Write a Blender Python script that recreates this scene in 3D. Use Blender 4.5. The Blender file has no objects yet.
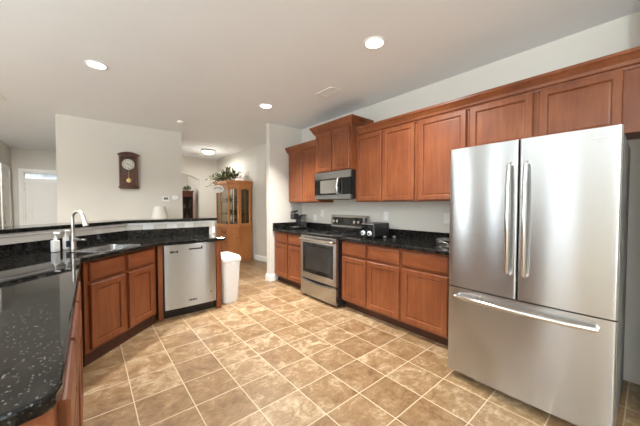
import bpy, bmesh, math, random
from mathutils import Vector, Matrix
PI = math.pi
C = bpy.context.scene.collection
SC = bpy.context.scene
R = math.radians

# ------------------------------------------------------------------ camera
CEIL = 2.74
cam_data = bpy.data.cameras.new('camera')
cam_data.sensor_width = 36.0
cam_data.lens = 277.5 / 640 * 36
cam_data.clip_start = 0.02
cam = bpy.data.objects.new('camera', cam_data)
C.objects.link(cam)
cam.location = (0, 0, 1.33)
cam.rotation_euler = (R(90) - math.atan(8 / 277.5), 0, -R(39.95))
SC.camera = cam

# ------------------------------------------------------------------ world, exposure, daylight
SC.view_settings.view_transform = 'Standard'
SC.view_settings.look = 'None'
SC.view_settings.gamma = 1.0
SC.view_settings.use_curve_mapping = False
SC.view_settings.exposure = 0.22
world = bpy.data.worlds.new('sky')
SC.world = world
world.use_nodes = True
wn = world.node_tree.nodes['Background']
wn.inputs[0].default_value = (0.86, 0.93, 1.0, 1)
wn.inputs[1].default_value = 2.0

WARM = (1.0, 0.98, 0.945)
DAY = (0.86, 0.96, 1.0)

def area_light(name, loc, rot, sx, sy, power, color, spread=180):
    l = bpy.data.lights.new(name, 'AREA')
    l.shape = 'RECTANGLE'; l.size = sx; l.size_y = sy
    l.energy = power; l.color = color; l.spread = R(spread)
    o = bpy.data.objects.new(name, l); C.objects.link(o)
    o.location = loc; o.rotation_euler = rot
    return o

# fill light at unseen windows on the left wall and the wall behind
area_light('window_fill_left', (-4.93, 1.05, 1.25), (0, -R(90 + 10), 0), 2.1, 0.8, 5.0, DAY)
area_light('window_fill_left', (-4.93, 3.3, 1.35), (0, -R(90 + 30), 0), 1.85, 0.3, 14, DAY)
area_light('window_fill_left', (-4.93, 4.75, 1.35), (0, -R(90 + 30), 0), 1.85, 0.4, 30, DAY)
area_light('window_fill_left', (-4.93, -2.7, 1.35), (0, -R(90 + 62), 0), 1.85, 2.0, 200, DAY)  # added to brighten the room, kept out of the refrigerator's reflection
area_light('window_fill_back', (-2.4, -3.9, 1.45), (R(90 + 64), 0, 0), 3.4, 1.9, 60, DAY)  # added behind the camera, tilted up to brighten the ceiling

# ------------------------------------------------------------------ materials
def new_mat(name):
    m = bpy.data.materials.new(name); m.use_nodes = True
    nt = m.node_tree
    return m, nt, nt.nodes['Principled BSDF']

def N(nt, typ, **kw):
    n = nt.nodes.new(typ)
    for k, v in kw.items():
        setattr(n, k, v)
    return n

def ramp(nt, stops):
    r = N(nt, 'ShaderNodeValToRGB')
    el = r.color_ramp.elements
    while len(el) < len(stops): el.new(0.5)
    for e, (p, c) in zip(el, stops):
        e.position = p; e.color = (c[0], c[1], c[2], 1)
    return r

def coords(nt, scale=(1, 1, 1), kind='Object'):
    t = N(nt, 'ShaderNodeTexCoord'); m = N(nt, 'ShaderNodeMapping')
    m.inputs['Scale'].default_value = scale
    nt.links.new(t.outputs[kind], m.inputs['Vector'])
    return m.outputs[0]

def plain(name, col, rough=0.5, metal=0.0, var=0.04, coat=0.0, noise=6.0, bump=0.0):
    m, nt, b = new_mat(name)
    v = coords(nt)
    n = N(nt, 'ShaderNodeTexNoise'); n.inputs['Scale'].default_value = noise
    n.inputs['Detail'].default_value = 4
    nt.links.new(v, n.inputs['Vector'])
    lo = [c * (1 - var) for c in col]; hi = [min(1, c * (1 + var)) for c in col]
    r = ramp(nt, [(0.3, lo), (0.7, hi)])
    nt.links.new(n.outputs[0], r.inputs[0]); nt.links.new(r.outputs[0], b.inputs['Base Color'])
    b.inputs['Roughness'].default_value = rough; b.inputs['Metallic'].default_value = metal
    b.inputs['Coat Weight'].default_value = coat; b.inputs['Coat Roughness'].default_value = 0.1
    if bump:
        bp = N(nt, 'ShaderNodeBump'); bp.inputs['Strength'].default_value = bump; bp.inputs['Distance'].default_value = 0.002
        n2 = N(nt, 'ShaderNodeTexNoise'); n2.inputs['Scale'].default_value = 180
        nt.links.new(v, n2.inputs['Vector']); nt.links.new(n2.outputs[0], bp.inputs['Height'])
        nt.links.new(bp.outputs[0], b.inputs['Normal'])
    return m

def wood(name, dark, mid, light, grain=(14, 14, 1.3), rough=0.4, coat=0.10):
    m, nt, b = new_mat(name)
    v = coords(nt, grain)
    n = N(nt, 'ShaderNodeTexNoise'); n.inputs['Scale'].default_value = 2.2
    n.inputs['Detail'].default_value = 7; n.inputs['Roughness'].default_value = 0.6; n.inputs['Distortion'].default_value = 0.5
    nt.links.new(v, n.inputs['Vector'])
    v2 = coords(nt, (2.2, 2.2, 1.4))
    n2 = N(nt, 'ShaderNodeTexNoise'); n2.inputs['Scale'].default_value = 1.6; n2.inputs['Detail'].default_value = 3
    nt.links.new(v2, n2.inputs['Vector'])
    mx = N(nt, 'ShaderNodeMix'); mx.inputs[0].default_value = 0.5
    nt.links.new(n.outputs[0], mx.inputs[2]); nt.links.new(n2.outputs[0], mx.inputs[3])
    r = ramp(nt, [(0.30, dark), (0.5, mid), (0.72, light)])
    nt.links.new(mx.outputs[0], r.inputs[0]); nt.links.new(r.outputs[0], b.inputs['Base Color'])
    b.inputs['Roughness'].default_value = rough; b.inputs['Specular IOR Level'].default_value = 0.4
    b.inputs['Coat Weight'].default_value = coat; b.inputs['Coat Roughness'].default_value = 0.22
    return m

def granite(name):
    m, nt, b = new_mat(name)
    v = coords(nt)
    n = N(nt, 'ShaderNodeTexNoise'); n.inputs['Scale'].default_value = 26; n.inputs['Detail'].default_value = 8; n.inputs['Roughness'].default_value = 0.7
    nt.links.new(v, n.inputs['Vector'])
    r = ramp(nt, [(0.38, (0.003, 0.003, 0.003)), (0.55, (0.011, 0.010, 0.0085)), (0.75, (0.034, 0.032, 0.027))])
    nt.links.new(n.outputs[0], r.inputs[0])
    vo = N(nt, 'ShaderNodeTexVoronoi'); vo.inputs['Scale'].default_value = 165
    nt.links.new(v, vo.inputs['Vector'])
    sep = N(nt, 'ShaderNodeSeparateColor'); nt.links.new(vo.outputs['Color'], sep.inputs[0])
    r2 = ramp(nt, [(0.80, (0, 0, 0)), (1.0, (1, 1, 1))]); nt.links.new(sep.outputs[0], r2.inputs[0])
    dm = ramp(nt, [(0.25, (1, 1, 1)), (0.55, (0, 0, 0))]); nt.links.new(vo.outputs['Distance'], dm.inputs[0])
    mk = N(nt, 'ShaderNodeMath', operation='MULTIPLY'); nt.links.new(r2.outputs[0], mk.inputs[0]); nt.links.new(dm.outputs[0], mk.inputs[1])
    mx = N(nt, 'ShaderNodeMix', data_type='RGBA')
    nt.links.new(mk.outputs[0], mx.inputs[0]); nt.links.new(r.outputs[0], mx.inputs[6]); mx.inputs[7].default_value = (0.15, 0.143, 0.125, 1)
    nt.links.new(mx.outputs[2], b.inputs['Base Color'])
    b.inputs['Roughness'].default_value = 0.035
    b.inputs['Specular IOR Level'].default_value = 0.27
    return m

def steel(name, col=(0.60, 0.585, 0.56), rough=0.27, stretch=(1.5, 1.5, 160), strength=0.03, aniso=0.95):
    m, nt, b = new_mat(name)
    v = coords(nt, stretch)
    n = N(nt, 'ShaderNodeTexNoise'); n.inputs['Scale'].default_value = 3; n.inputs['Detail'].default_value = 3
    nt.links.new(v, n.inputs['Vector'])
    bp = N(nt, 'ShaderNodeBump'); bp.inputs['Strength'].default_value = strength; bp.inputs['Distance'].default_value = 0.002
    nt.links.new(n.outputs[0], bp.inputs['Height']); nt.links.new(bp.outputs[0], b.inputs['Normal'])
    r = ramp(nt, [(0.2, [c * 0.95 for c in col]), (0.8, col)])
    nt.links.new(n.outputs[0], r.inputs[0]); nt.links.new(r.outputs[0], b.inputs['Base Color'])
    b.inputs['Metallic'].default_value = 1.0; b.inputs['Roughness'].default_value = rough
    tg = N(nt, 'ShaderNodeCombineXYZ'); tg.inputs[2].default_value = 1.0     # brushed sideways: highlights spread upright
    b.inputs['Anisotropic'].default_value = aniso
    nt.links.new(tg.outputs[0], b.inputs['Tangent'])
    return m

def glass(name, tint=(0.9, 0.92, 0.9), mix=0.14, rough=0.03):
    m, nt, b = new_mat(name)
    nt.nodes.remove(b)
    tr = N(nt, 'ShaderNodeBsdfTransparent'); tr.inputs[0].default_value = (*tint, 1)
    gl = N(nt, 'ShaderNodeBsdfGlossy'); gl.inputs['Roughness'].default_value = rough
    mx = N(nt, 'ShaderNodeMixShader'); mx.inputs[0].default_value = mix
    nt.links.new(tr.outputs[0], mx.inputs[1]); nt.links.new(gl.outputs[0], mx.inputs[2])
    nt.links.new(mx.outputs[0], nt.nodes['Material Output'].inputs[0])
    return m

def emit(name, col, strength):
    m, nt, b = new_mat(name)
    b.inputs['Base Color'].default_value = (*col, 1)
    b.inputs['Emission Color'].default_value = (*col, 1); b.inputs['Emission Strength'].default_value = strength
    return m

def tile_floor(name):
    m, nt, b = new_mat(name)
    g = N(nt, 'ShaderNodeNewGeometry'); sp = N(nt, 'ShaderNodeSeparateXYZ'); nt.links.new(g.outputs['Position'], sp.inputs[0])
    def math_(op, a, bb=None):
        n = N(nt, 'ShaderNodeMath', operation=op)
        for i, s in enumerate((a, bb)):
            if s is None: continue
            if isinstance(s, (int, float)): n.inputs[i].default_value = s
            else: nt.links.new(s, n.inputs[i])
        return n.outputs[0]
    def cell(out, off, p):
        q = math_('DIVIDE', math_('SUBTRACT', out, off), p)
        f = math_('FRACT', q); i = math_('FLOOR', q)
        e = math_('MINIMUM', f, math_('SUBTRACT', 1.0, f))
        return math_('MULTIPLY', e, p), i
    ex, ix = cell(sp.outputs[0], 0.217, 0.308)
    ey, iy = cell(sp.outputs[1], 0.994, 0.305)
    e = math_('MINIMUM', ex, ey)
    gm = N(nt, 'ShaderNodeMapRange'); gm.inputs[1].default_value = 0.0022; gm.inputs[2].default_value = 0.0042
    nt.links.new(e, gm.inputs[0])
    idv = N(nt, 'ShaderNodeCombineXYZ'); nt.links.new(ix, idv.inputs[0]); nt.links.new(iy, idv.inputs[1])
    wnz = N(nt, 'ShaderNodeTexWhiteNoise'); wnz.noise_dimensions = '3D'; nt.links.new(idv.outputs[0], wnz.inputs['Vector'])
    # each tile gets its own piece of stone: shift the noise by the tile's random colour
    sh = N(nt, 'ShaderNodeVectorMath', operation='MULTIPLY_ADD'); nt.links.new(wnz.outputs['Color'], sh.inputs[0])
    sh.inputs[1].default_value = (9, 9, 9); nt.links.new(g.outputs['Position'], sh.inputs[2])
    n = N(nt, 'ShaderNodeTexNoise'); n.inputs['Scale'].default_value = 7.5; n.inputs['Detail'].default_value = 12; n.inputs['Roughness'].default_value = 0.76; n.inputs['Distortion'].default_value = 0.5
    nt.links.new(sh.outputs[0], n.inputs['Vector'])
    stv = N(nt, 'ShaderNodeMapping'); stv.inputs['Scale'].default_value = (14, 30, 20); stv.inputs['Rotation'].default_value = (0, 0, 0.25)
    nt.links.new(sh.outputs[0], stv.inputs['Vector'])
    nf = N(nt, 'ShaderNodeTexNoise'); nf.inputs['Scale'].default_value = 1.0; nf.inputs['Detail'].default_value = 6; nf.inputs['Roughness'].default_value = 0.7; nf.inputs['Distortion'].default_value = 0.6
    nt.links.new(stv.outputs[0], nf.inputs['Vector'])
    mxn = math_('ADD', math_('MULTIPLY', n.outputs[0], 0.72), math_('MULTIPLY', nf.outputs[0], 0.28))
    mxn = math_('ADD', math_('MULTIPLY', math_('SUBTRACT', mxn, 0.5), 0.98), 0.5)
    tilt = math_('ADD', mxn, math_('MULTIPLY', math_('SUBTRACT', wnz.outputs['Value'], 0.5), 0.10))
    r = ramp(nt, [(0.34, (0.13, 0.067, 0.027)), (0.43, (0.205, 0.117, 0.053)), (0.52, (0.27, 0.168, 0.082)), (0.575, (0.36, 0.25, 0.142)), (0.66, (0.49, 0.38, 0.25))])
    nt.links.new(tilt, r.inputs[0])
    mx = N(nt, 'ShaderNodeMix', data_type='RGBA')
    nt.links.new(gm.outputs[0], mx.inputs[0]); mx.inputs[6].default_value = (0.53, 0.42, 0.285, 1); nt.links.new(r.outputs[0], mx.inputs[7])
    nt.links.new(mx.outputs[2], b.inputs['Base Color'])
    b.inputs['Roughness'].default_value = 0.38
    bp = N(nt, 'ShaderNodeBump'); bp.inputs['Strength'].default_value = 0.35; bp.inputs['Distance'].default_value = 0.003
    hsum = math_('ADD', gm.outputs[0], math_('MULTIPLY', n.outputs[0], 0.4))
    nt.links.new(hsum, bp.inputs['Height']); nt.links.new(bp.outputs[0], b.inputs['Normal'])
    return m

M = {}
M['wall'] = plain('wall_paint', (0.655, 0.618, 0.555), 0.7, var=0.012, noise=2, bump=0.08)
M['ceil'] = plain('ceiling_paint', (0.85, 0.87, 0.89), 0.8, var=0.012, noise=2, bump=0.08)
M['trim'] = plain('white_trim_paint', (0.84, 0.82, 0.78), 0.4, var=0.012)
M['doorwhite'] = plain('white_door_paint', (0.80, 0.775, 0.73), 0.45, var=0.012)
M['tile'] = tile_floor('stone_floor_tile')
M['wood'] = wood('cherry_wood', (0.125, 0.031, 0.0095), (0.195, 0.054, 0.0165), (0.275, 0.092, 0.030))
M['wood_h'] = wood('cherry_wood_crosswise', (0.125, 0.031, 0.0095), (0.195, 0.054, 0.0165), (0.275, 0.092, 0.030), grain=(1.3, 14, 14))
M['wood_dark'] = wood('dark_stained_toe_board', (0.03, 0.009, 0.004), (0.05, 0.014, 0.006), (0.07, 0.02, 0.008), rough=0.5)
M['honey'] = wood('honey_oak', (0.38, 0.13, 0.032), (0.51, 0.195, 0.055), (0.62, 0.27, 0.085))
M['walnut'] = wood('walnut', (0.055, 0.020, 0.009), (0.095, 0.036, 0.016), (0.15, 0.062, 0.028))
M['mahogany'] = wood('mahogany', (0.07, 0.016, 0.008), (0.13, 0.030, 0.014), (0.20, 0.05, 0.022))
M['granite'] = granite('black_speckled_granite')
M['steel'] = steel('brushed_steel', (0.50, 0.505, 0.505), 0.22)
M['steel_light'] = steel('light_brushed_steel', (0.50, 0.53, 0.56), 0.30)
M['chrome'] = plain('polished_metal', (0.70, 0.68, 0.65), 0.16, 1.0, var=0.02)
M['nickel'] = plain('brushed_nickel', (0.55, 0.52, 0.48), 0.28, 1.0, var=0.02)
M['black'] = plain('black_plastic', (0.012, 0.012, 0.012), 0.32, var=0.1)
M['blackglass'] = plain('black_glass', (0.008, 0.008, 0.008), 0.05, var=0.05)
M['ovenglass'] = plain('oven_window_glass', (0.03, 0.028, 0.026), 0.06, var=0.05)
M['meshglass'] = plain('microwave_window_screen', (0.16, 0.15, 0.13), 0.18, var=0.05)
M['darkgrey'] = plain('dark_grey_enamel', (0.05, 0.05, 0.05), 0.38, var=0.05)
M['greyside'] = plain('grey_textured_enamel', (0.16, 0.155, 0.145), 0.42, var=0.05)
M['white'] = plain('white_plastic', (0.84, 0.83, 0.81), 0.38, var=0.012)
M['brass'] = plain('brass', (0.72, 0.54, 0.24), 0.25, 1.0, var=0.03)
M['paper'] = plain('clock_dial_enamel', (0.86, 0.84, 0.80), 0.5, var=0.01)
M['ink'] = plain('black_ink', (0.02, 0.02, 0.02), 0.6, var=0.05)
M['markwhite'] = plain('silver_lettering', (0.92, 0.92, 0.90), 0.4, var=0.01)
M['leaf'] = plain('green_leaf', (0.06, 0.085, 0.026), 0.5, var=0.45, noise=14)
M['leaf_pale'] = plain('pale_green_leaf', (0.26, 0.29, 0.15), 0.5, var=0.3, noise=14)
M['twig'] = plain('brown_twig', (0.10, 0.06, 0.03), 0.7, var=0.2)
M['shade'] = plain('white_linen_shade', (0.68, 0.65, 0.595), 0.8, var=0.02)
M['glass'] = glass('clear_glass')
M['cabglass'] = glass('cabinet_door_glass', (0.62, 0.61, 0.56), 0.03)
M['navy'] = plain('dark_blue_label', (0.015, 0.02, 0.05), 0.4, var=0.05)
M['ceramic'] = plain('glazed_china', (0.72, 0.71, 0.66), 0.2, var=0.08, noise=20)
M['clockglass'] = glass('clock_door_glass', (0.95, 0.95, 0.93), 0.025)
M['crystal'] = glass('crystal', (0.88, 0.9, 0.9), 0.35, 0.08)
M['bulb'] = emit('lit_lamp_lens', (1.0, 0.93, 0.80), 14)
M['bowl'] = emit('lit_frosted_bowl', (1.0, 0.94, 0.84), 1.6)
M['display'] = plain('dim_control_display', (0.03, 0.032, 0.03), 0.15, var=0.05)
M['clearplastic'] = glass('clear_plastic', (0.82, 0.83, 0.82), 0.25, 0.1)

# ------------------------------------------------------------------ geometry helpers
def add_box(bm, x0, x1, y0, y1, z0, z1):
    vs = [bm.verts.new((x, y, z)) for z in (z0, z1) for y in (y0, y1) for x in (x0, x1)]
    for f in ((0, 2, 3, 1), (4, 5, 7, 6), (0, 1, 5, 4), (2, 6, 7, 3), (0, 4, 6, 2), (1, 3, 7, 5)):
        bm.faces.new([vs[i] for i in f])

def add_lathe(bm, prof, seg=20, axis='z', at=(0, 0, 0), cap=True):
    rings = []
    def place(r, h, a):
        c, s = math.cos(a) * r, math.sin(a) * r
        p = {'z': (c, s, h), 'y': (c, h, s), 'x': (h, c, s)}[axis]
        return (p[0] + at[0], p[1] + at[1], p[2] + at[2])
    for r, h in prof:
        rings.append([bm.verts.new(place(max(r, 1e-5), h, 2 * PI * i / seg)) for i in range(seg)])
    for a, b in zip(rings[:-1], rings[1:]):
        for i in range(seg):
            j = (i + 1) % seg
            bm.faces.new((a[i], a[j], b[j], b[i]))
    if cap:
        bm.faces.new(rings[0][::-1]); bm.faces.new(rings[-1])

def add_tube(bm, pts, rad, seg=10):
    pts = [Vector(p) for p in pts]
    rads = rad if isinstance(rad, (list, tuple)) else [rad] * len(pts)
    rings = []
    prev = None
    for i, p in enumerate(pts):
        if i == 0: t = pts[1] - p
        elif i == len(pts) - 1: t = p - pts[i - 1]
        else: t = (pts[i + 1] - p).normalized() + (p - pts[i - 1]).normalized()
        t.normalize()
        if prev is None:
            u = Vector((0, 0, 1)) if abs(t.z) < 0.9 else Vector((1, 0, 0))
            u = (u - t * u.dot(t)).normalized()
        else:
            u = (prev - t * prev.dot(t)).normalized()
        prev = u
        w = t.cross(u)
        rings.append([bm.verts.new(p + (u * math.cos(2 * PI * k / seg) + w * math.sin(2 * PI * k / seg)) * rads[i]) for k in range(seg)])
    for a, b in zip(rings[:-1], rings[1:]):
        for k in range(seg):
            j = (k + 1) % seg
            bm.faces.new((a[k], a[j], b[j], b[k]))
    bm.faces.new(rings[0][::-1]); bm.faces.new(rings[-1])

def add_prism(bm, poly, z0, z1):
    lo = [bm.verts.new((x, y, z0)) for x, y in poly]; hi = [bm.verts.new((x, y, z1)) for x, y in poly]
    bm.faces.new(lo[::-1]); bm.faces.new(hi)
    n = len(poly)
    for i in range(n):
        j = (i + 1) % n
        bm.faces.new((lo[i], lo[j], hi[j], hi[i]))

def add_slab_with_hole(bm, outer, hole, z0, z1):
    vo = [bm.verts.new((x, y, z0)) for x, y in outer]; vh = [bm.verts.new((x, y, z0)) for x, y in hole]
    es = []
    for L in (vo, vh):
        for i in range(len(L)): es.append(bm.edges.new((L[i], L[(i + 1) % len(L)])))
    res = bmesh.ops.triangle_fill(bm, use_beauty=True, use_dissolve=False, edges=es)
    faces = [f for f in res['geom'] if isinstance(f, bmesh.types.BMFace)]
    ext = bmesh.ops.extrude_face_region(bm, geom=faces)
    for v in ext['geom']:
        if isinstance(v, bmesh.types.BMVert): v.co.z = z1

def sweep(bm, path, prof, closed_ends=True):
    """profile of (outward, z) carried along a plan path; outward is to the right of the walking direction, corners mitred"""
    pts = [Vector((p[0], p[1])) for p in path]
    rings = []
    for i, p in enumerate(pts):
        ns = []
        if i > 0:
            d = (pts[i] - pts[i - 1]).normalized(); ns.append(Vector((d.y, -d.x)))
        if i < len(pts) - 1:
            d = (pts[i + 1] - pts[i]).normalized(); ns.append(Vector((d.y, -d.x)))
        if len(ns) == 2:
            m = (ns[0] + ns[1]).normalized(); m = m / m.dot(ns[0])
        else: m = ns[0]
        rings.append([bm.verts.new((p.x + m.x * o, p.y + m.y * o, z)) for o, z in prof])
    n = len(prof)
    for a, b in zip(rings[:-1], rings[1:]):
        for i in range(n):
            j = (i + 1) % n
            bm.faces.new((a[i], b[i], b[j], a[j]))
    if closed_ends:
        bm.faces.new(rings[0]); bm.faces.new(rings[-1][::-1])

def obj(name, bm, mat, parent=None, bevel=0.0, smooth=False, seg=2, loc=None, rotz=None):
    bmesh.ops.recalc_face_normals(bm, faces=bm.faces[:])
    me = bpy.data.meshes.new(name); bm.to_mesh(me); bm.free()
    me.materials.append(M[mat] if isinstance(mat, str) else mat)
    o = bpy.data.objects.new(name, me); C.objects.link(o)
    if parent: o.parent = parent
    if loc: o.location = loc
    if rotz is not None: o.rotation_euler = (0, 0, rotz)
    if smooth:
        for p in me.polygons: p.use_smooth = True
        try: me.set_sharp_from_angle(angle=R(40))
        except Exception: pass
    if bevel:
        b = o.modifiers.new('edge', 'BEVEL'); b.width = bevel; b.segments = seg; b.limit_method = 'ANGLE'; b.angle_limit = R(35)
    return o

def box(name, mat, parent, x0, x1, y0, y1, z0, z1, bevel=0.0, seg=2):
    bm = bmesh.new(); add_box(bm, x0, x1, y0, y1, z0, z1)
    return obj(name, bm, mat, parent, bevel, seg=seg)

def tube(name, mat, parent, pts, rad, seg=10):
    bm = bmesh.new(); add_tube(bm, pts, rad, seg)
    return obj(name, bm, mat, parent, smooth=True)

def lathe(name, mat, parent, prof, seg=20, axis='z', at=(0, 0, 0)):
    bm = bmesh.new(); add_lathe(bm, prof, seg, axis, at)
    return obj(name, bm, mat, parent, smooth=True)

def thing(name, label, cat, loc=(0, 0, 0), rotz=0.0, group=None):
    o = bpy.data.objects.new(name, None); C.objects.link(o)
    o.empty_display_size = 0.1
    o.location = loc; o.rotation_euler = (0, 0, rotz)
    return tag(o, label, cat, group)

def tag(o, label, cat, group=None):
    o['label'] = label; o['category'] = cat
    if group: o['group'] = group
    return o

def struct(o, label=None, cat=None):
    o['kind'] = 'structure'
    if label: o['label'] = label
    if cat: o['category'] = cat
    return o

def dup(root, loc, rotz, label):
    r = root.copy(); C.objects.link(r); r.location = loc; r.rotation_euler = (0, 0, rotz); r['label'] = label
    for ch in list(root.children):
        c = ch.copy(); C.objects.link(c); c.parent = r
        for g in list(ch.children):
            d = g.copy(); C.objects.link(d); d.parent = c
    return r

# ------------------------------------------------------------------ setting
def sbox(name, mat, label, cat, *a, bevel=0.0):
    return struct(box(name, mat, None, *a, bevel=bevel), label, cat)

sbox('floor', 'tile', 'tan stone tile floor with pale grout running through the kitchen', 'floor', -5.1, 3.4, -4.1, 12.1, -0.1, 0)
sbox('ceiling', 'ceil', 'flat beige painted ceiling with recessed lights', 'ceiling', -5.1, 3.4, -4.1, 12.1, CEIL, CEIL + 0.1)
sbox('wall_right', 'wall', 'beige wall behind the range, cherry cabinets and refrigerator', 'wall', 3.105, 3.3, -4.0, 4.36, 0, CEIL)
sbox('wall_right_end', 'wall', 'short beige return wall beside the coffee maker', 'wall', 2.42, 3.105, 4.24, 4.36, 0, CEIL)
sbox('shade_wall_refrigerator', 'wall', 'unseen wall return added to shade the gap right of the refrigerator', 'wall', 2.6, 3.105, -0.16, -0.04, 0, CEIL)  # unseen return, put in to keep light off the refrigerator gap
def prism_struct(name, mat, label, cat, poly, z0, z1):
    bm = bmesh.new(); add_prism(bm, poly, z0, z1)
    return struct(obj(name, bm, mat), label, cat)
prism_struct('wall_dining_right', 'wall', 'beige dining wall behind the tall oak hutch', 'wall',
             [(3.12, 6.08), (3.19, 5.74), (3.3, 5.70), (3.3, 8.7), (3.12, 8.7)], 0, CEIL)
sbox('wall_hall_right', 'wall', 'shaded beige wall seen past the end of the kitchen', 'wall', 3.19, 3.3, 4.36, 5.70, 0, CEIL)
sbox('wall_clock', 'wall', 'long beige wall carrying the pendulum clock', 'wall', -0.36, 1.44, 5.95, 6.07, 0, CEIL)
sbox('wall_clock_return', 'wall', 'beige side of the wall next to the arch', 'wall', 1.32, 1.44, 6.07, 8.7, 0, CEIL)
sbox('wall_foyer_right', 'wall', 'beige side wall of the foyer', 'wall', -0.36, -0.24, 6.07, 10.15, 0, CEIL)
sbox('wall_foyer_left', 'wall', 'beige foyer wall at the left edge beside the front door', 'wall', -1.54, -1.42, 8.7, 10.15, 0, CEIL)
# foyer end wall with the entrance opening
def wall_with_opening(name, label, x0, x1, y0, y1, ox0, ox1, oz):
    bm = bmesh.new()
    add_box(bm, x0, ox0, y0, y1, 0, CEIL); add_box(bm, ox1, x1, y0, y1, 0, CEIL); add_box(bm, ox0, ox1, y0, y1, oz, CEIL)
    return struct(obj(name, bm, 'wall'), label, 'wall')
wall_with_opening('wall_foyer_end', 'beige foyer wall around the white front door', -1.54, 0.2, 10.15, 10.30, -1.235, -0.30, 2.17)
# back wall of the dining space with a segmental arch
def arch_wall():
    bm = bmesh.new()
    y0, y1 = 8.70, 8.82
    ax0, ax1, spring, rise = 1.52, 2.585, 2.075, 0.165
    add_box(bm, 1.32, ax0, y0, y1, 0, CEIL); add_box(bm, ax1, 3.3, y0, y1, 0, CEIL)
    n = 24
    for i in range(n):
        def z(k):
            t = k / n * 2 - 1
            return spring + rise * (1 - t * t)
        xa = ax0 + (ax1 - ax0) * i / n; xb = ax0 + (ax1 - ax0) * (i + 1) / n
        vs = [bm.verts.new(p) for p in ((xa, y0, z(i)), (xb, y0, z(i + 1)), (xb, y0, CEIL), (xa, y0, CEIL), (xa, y1, z(i)), (xb, y1, z(i + 1)), (xb, y1, CEIL), (xa, y1, CEIL))]
        for f in ((0, 1, 2, 3), (5, 4, 7, 6), (0, 4, 5, 1)): bm.faces.new([vs[j] for j in f])
    return struct(obj('wall_arch', bm, 'wall'), 'beige far wall with an arched opening', 'wall')
arch_wall()
sbox('wall_room_beyond_right', 'wall', 'beige side wall of the room beyond the arch', 'wall', 2.98, 3.1, 8.82, 11.5, 0, CEIL)
sbox('wall_room_beyond_back', 'wall', 'beige end wall of the room beyond the arch', 'wall', 0.2, 3.1, 11.5, 11.62, 0, CEIL)
sbox('wall_room_beyond_left', 'wall', None, None, 0.2, 0.32, 8.82, 11.5, 0, CEIL)
sbox('wall_room_beyond_front', 'wall', None, None, 0.2, 1.32, 8.70, 8.82, 0, CEIL)
# living side, out of the picture
wall_with = bmesh.new()
wl = [(-3.7, -1.7, 0.4, 2.3), (0.65, 1.45, 0.15, 2.3), (3.08, 3.52, 0.4, 2.3), (4.45, 5.05, 0.4, 2.3)]
yy = -4.1
for a0, a1, c0, c1 in wl:
    add_box(wall_with, -5.1, -5.0, yy, a0, 0, CEIL); add_box(wall_with, -5.1, -5.0, a0, a1, 0, c0); add_box(wall_with, -5.1, -5.0, a0, a1, c1, CEIL); yy = a1
add_box(wall_with, -5.1, -5.0, yy, 8.8, 0, CEIL)
struct(obj('wall_left', wall_with, 'wall'))
sbox('wall_living_far', 'wall', None, None, -5.0, -1.54, 8.7, 8.82, 0, CEIL)
bk = bmesh.new()
for a in ((-5.0, -4.15, -4.1, -4.0, 0, CEIL), (-0.65, 3.3, -4.1, -4.0, 0, CEIL), (-4.15, -0.65, -4.1, -4.0, 0, 0.45), (-4.15, -0.65, -4.1, -4.0, 2.45, CEIL)): add_box(bk, *a)
struct(obj('wall_back', bk, 'wall'))
def window(n, axis, a0, a1, z0, z1, at, k=3):
    bm = bmesh.new()
    def bx(u0, u1, w0, w1):
        if axis == 'x': add_box(bm, at - 0.06, at - 0.02, u0, u1, w0, w1)
        else: add_box(bm, u0, u1, at - 0.06, at - 0.02, w0, w1)
    bx(a0, a1, z0, z0 + 0.06); bx(a0, a1, z1 - 0.06, z1)
    for i in range(k + 1):
        c = a0 + (a1 - a0) * i / k
        bx(max(a0, c - 0.03), min(a1, c + 0.03), z0 + 0.06, z1 - 0.06)
    return struct(obj('window_%d' % n, bm, 'trim'))
window(1, 'x', 0.65, 1.45, 0.15, 2.3, -5.0, 1); window(2, 'x', 3.08, 3.52, 0.4, 2.3, -5.0, 1); window(3, 'x', 4.45, 5.05, 0.4, 2.3, -5.0, 1); window(4, 'y', -4.15, -0.65, 0.45, 2.45, -4.0); window(5, 'x', -3.7, -1.7, 0.4, 2.3, -5.0)  # unseen windows; the wide left and back ones were added for light

# half wall behind the sink (kinked at 45 degrees), with the breakfast bar on it
SPL = 1.016
def hw_line(off):
    """half wall plan line shifted away from the kitchen by off: kink and both ends"""
    s = off * (math.sqrt(2) - 1)
    return [(-0.72 - off, 0.82), (-0.72 - off, 3.08 + s), (0.365 - s * 1.0, 4.165 + off), (1.43, 4.165 + off)]
def hw_band(o0, o1, xend, xend2=None):
    a, b = hw_line(o0), hw_line(o1)
    a[3] = (xend, a[3][1]); b[3] = (xend2 if xend2 else xend, b[3][1])
    return a + b[::-1]
bm = bmesh.new(); add_prism(bm, hw_band(0.0, 0.13, 1.43), 0, 1.105)
struct(obj('wall_half', bm, 'wall'), 'low white half wall behind the sink carrying the granite bar', 'half wall')
bm = bmesh.new()
add_prism(bm, hw_band(-0.018, 0.0, 1.445), 1.075, 1.105)
add_box(bm, 1.43, 1.445, 4.165, 4.295, 1.03, 1.105)
add_box(bm, 1.395, 1.44, 4.150, 4.165, 0.915, 1.075)
struct(obj('trim_half_wall', bm, 'trim', bevel=0.004), 'white moulding under the granite bar top', 'trim')

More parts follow.
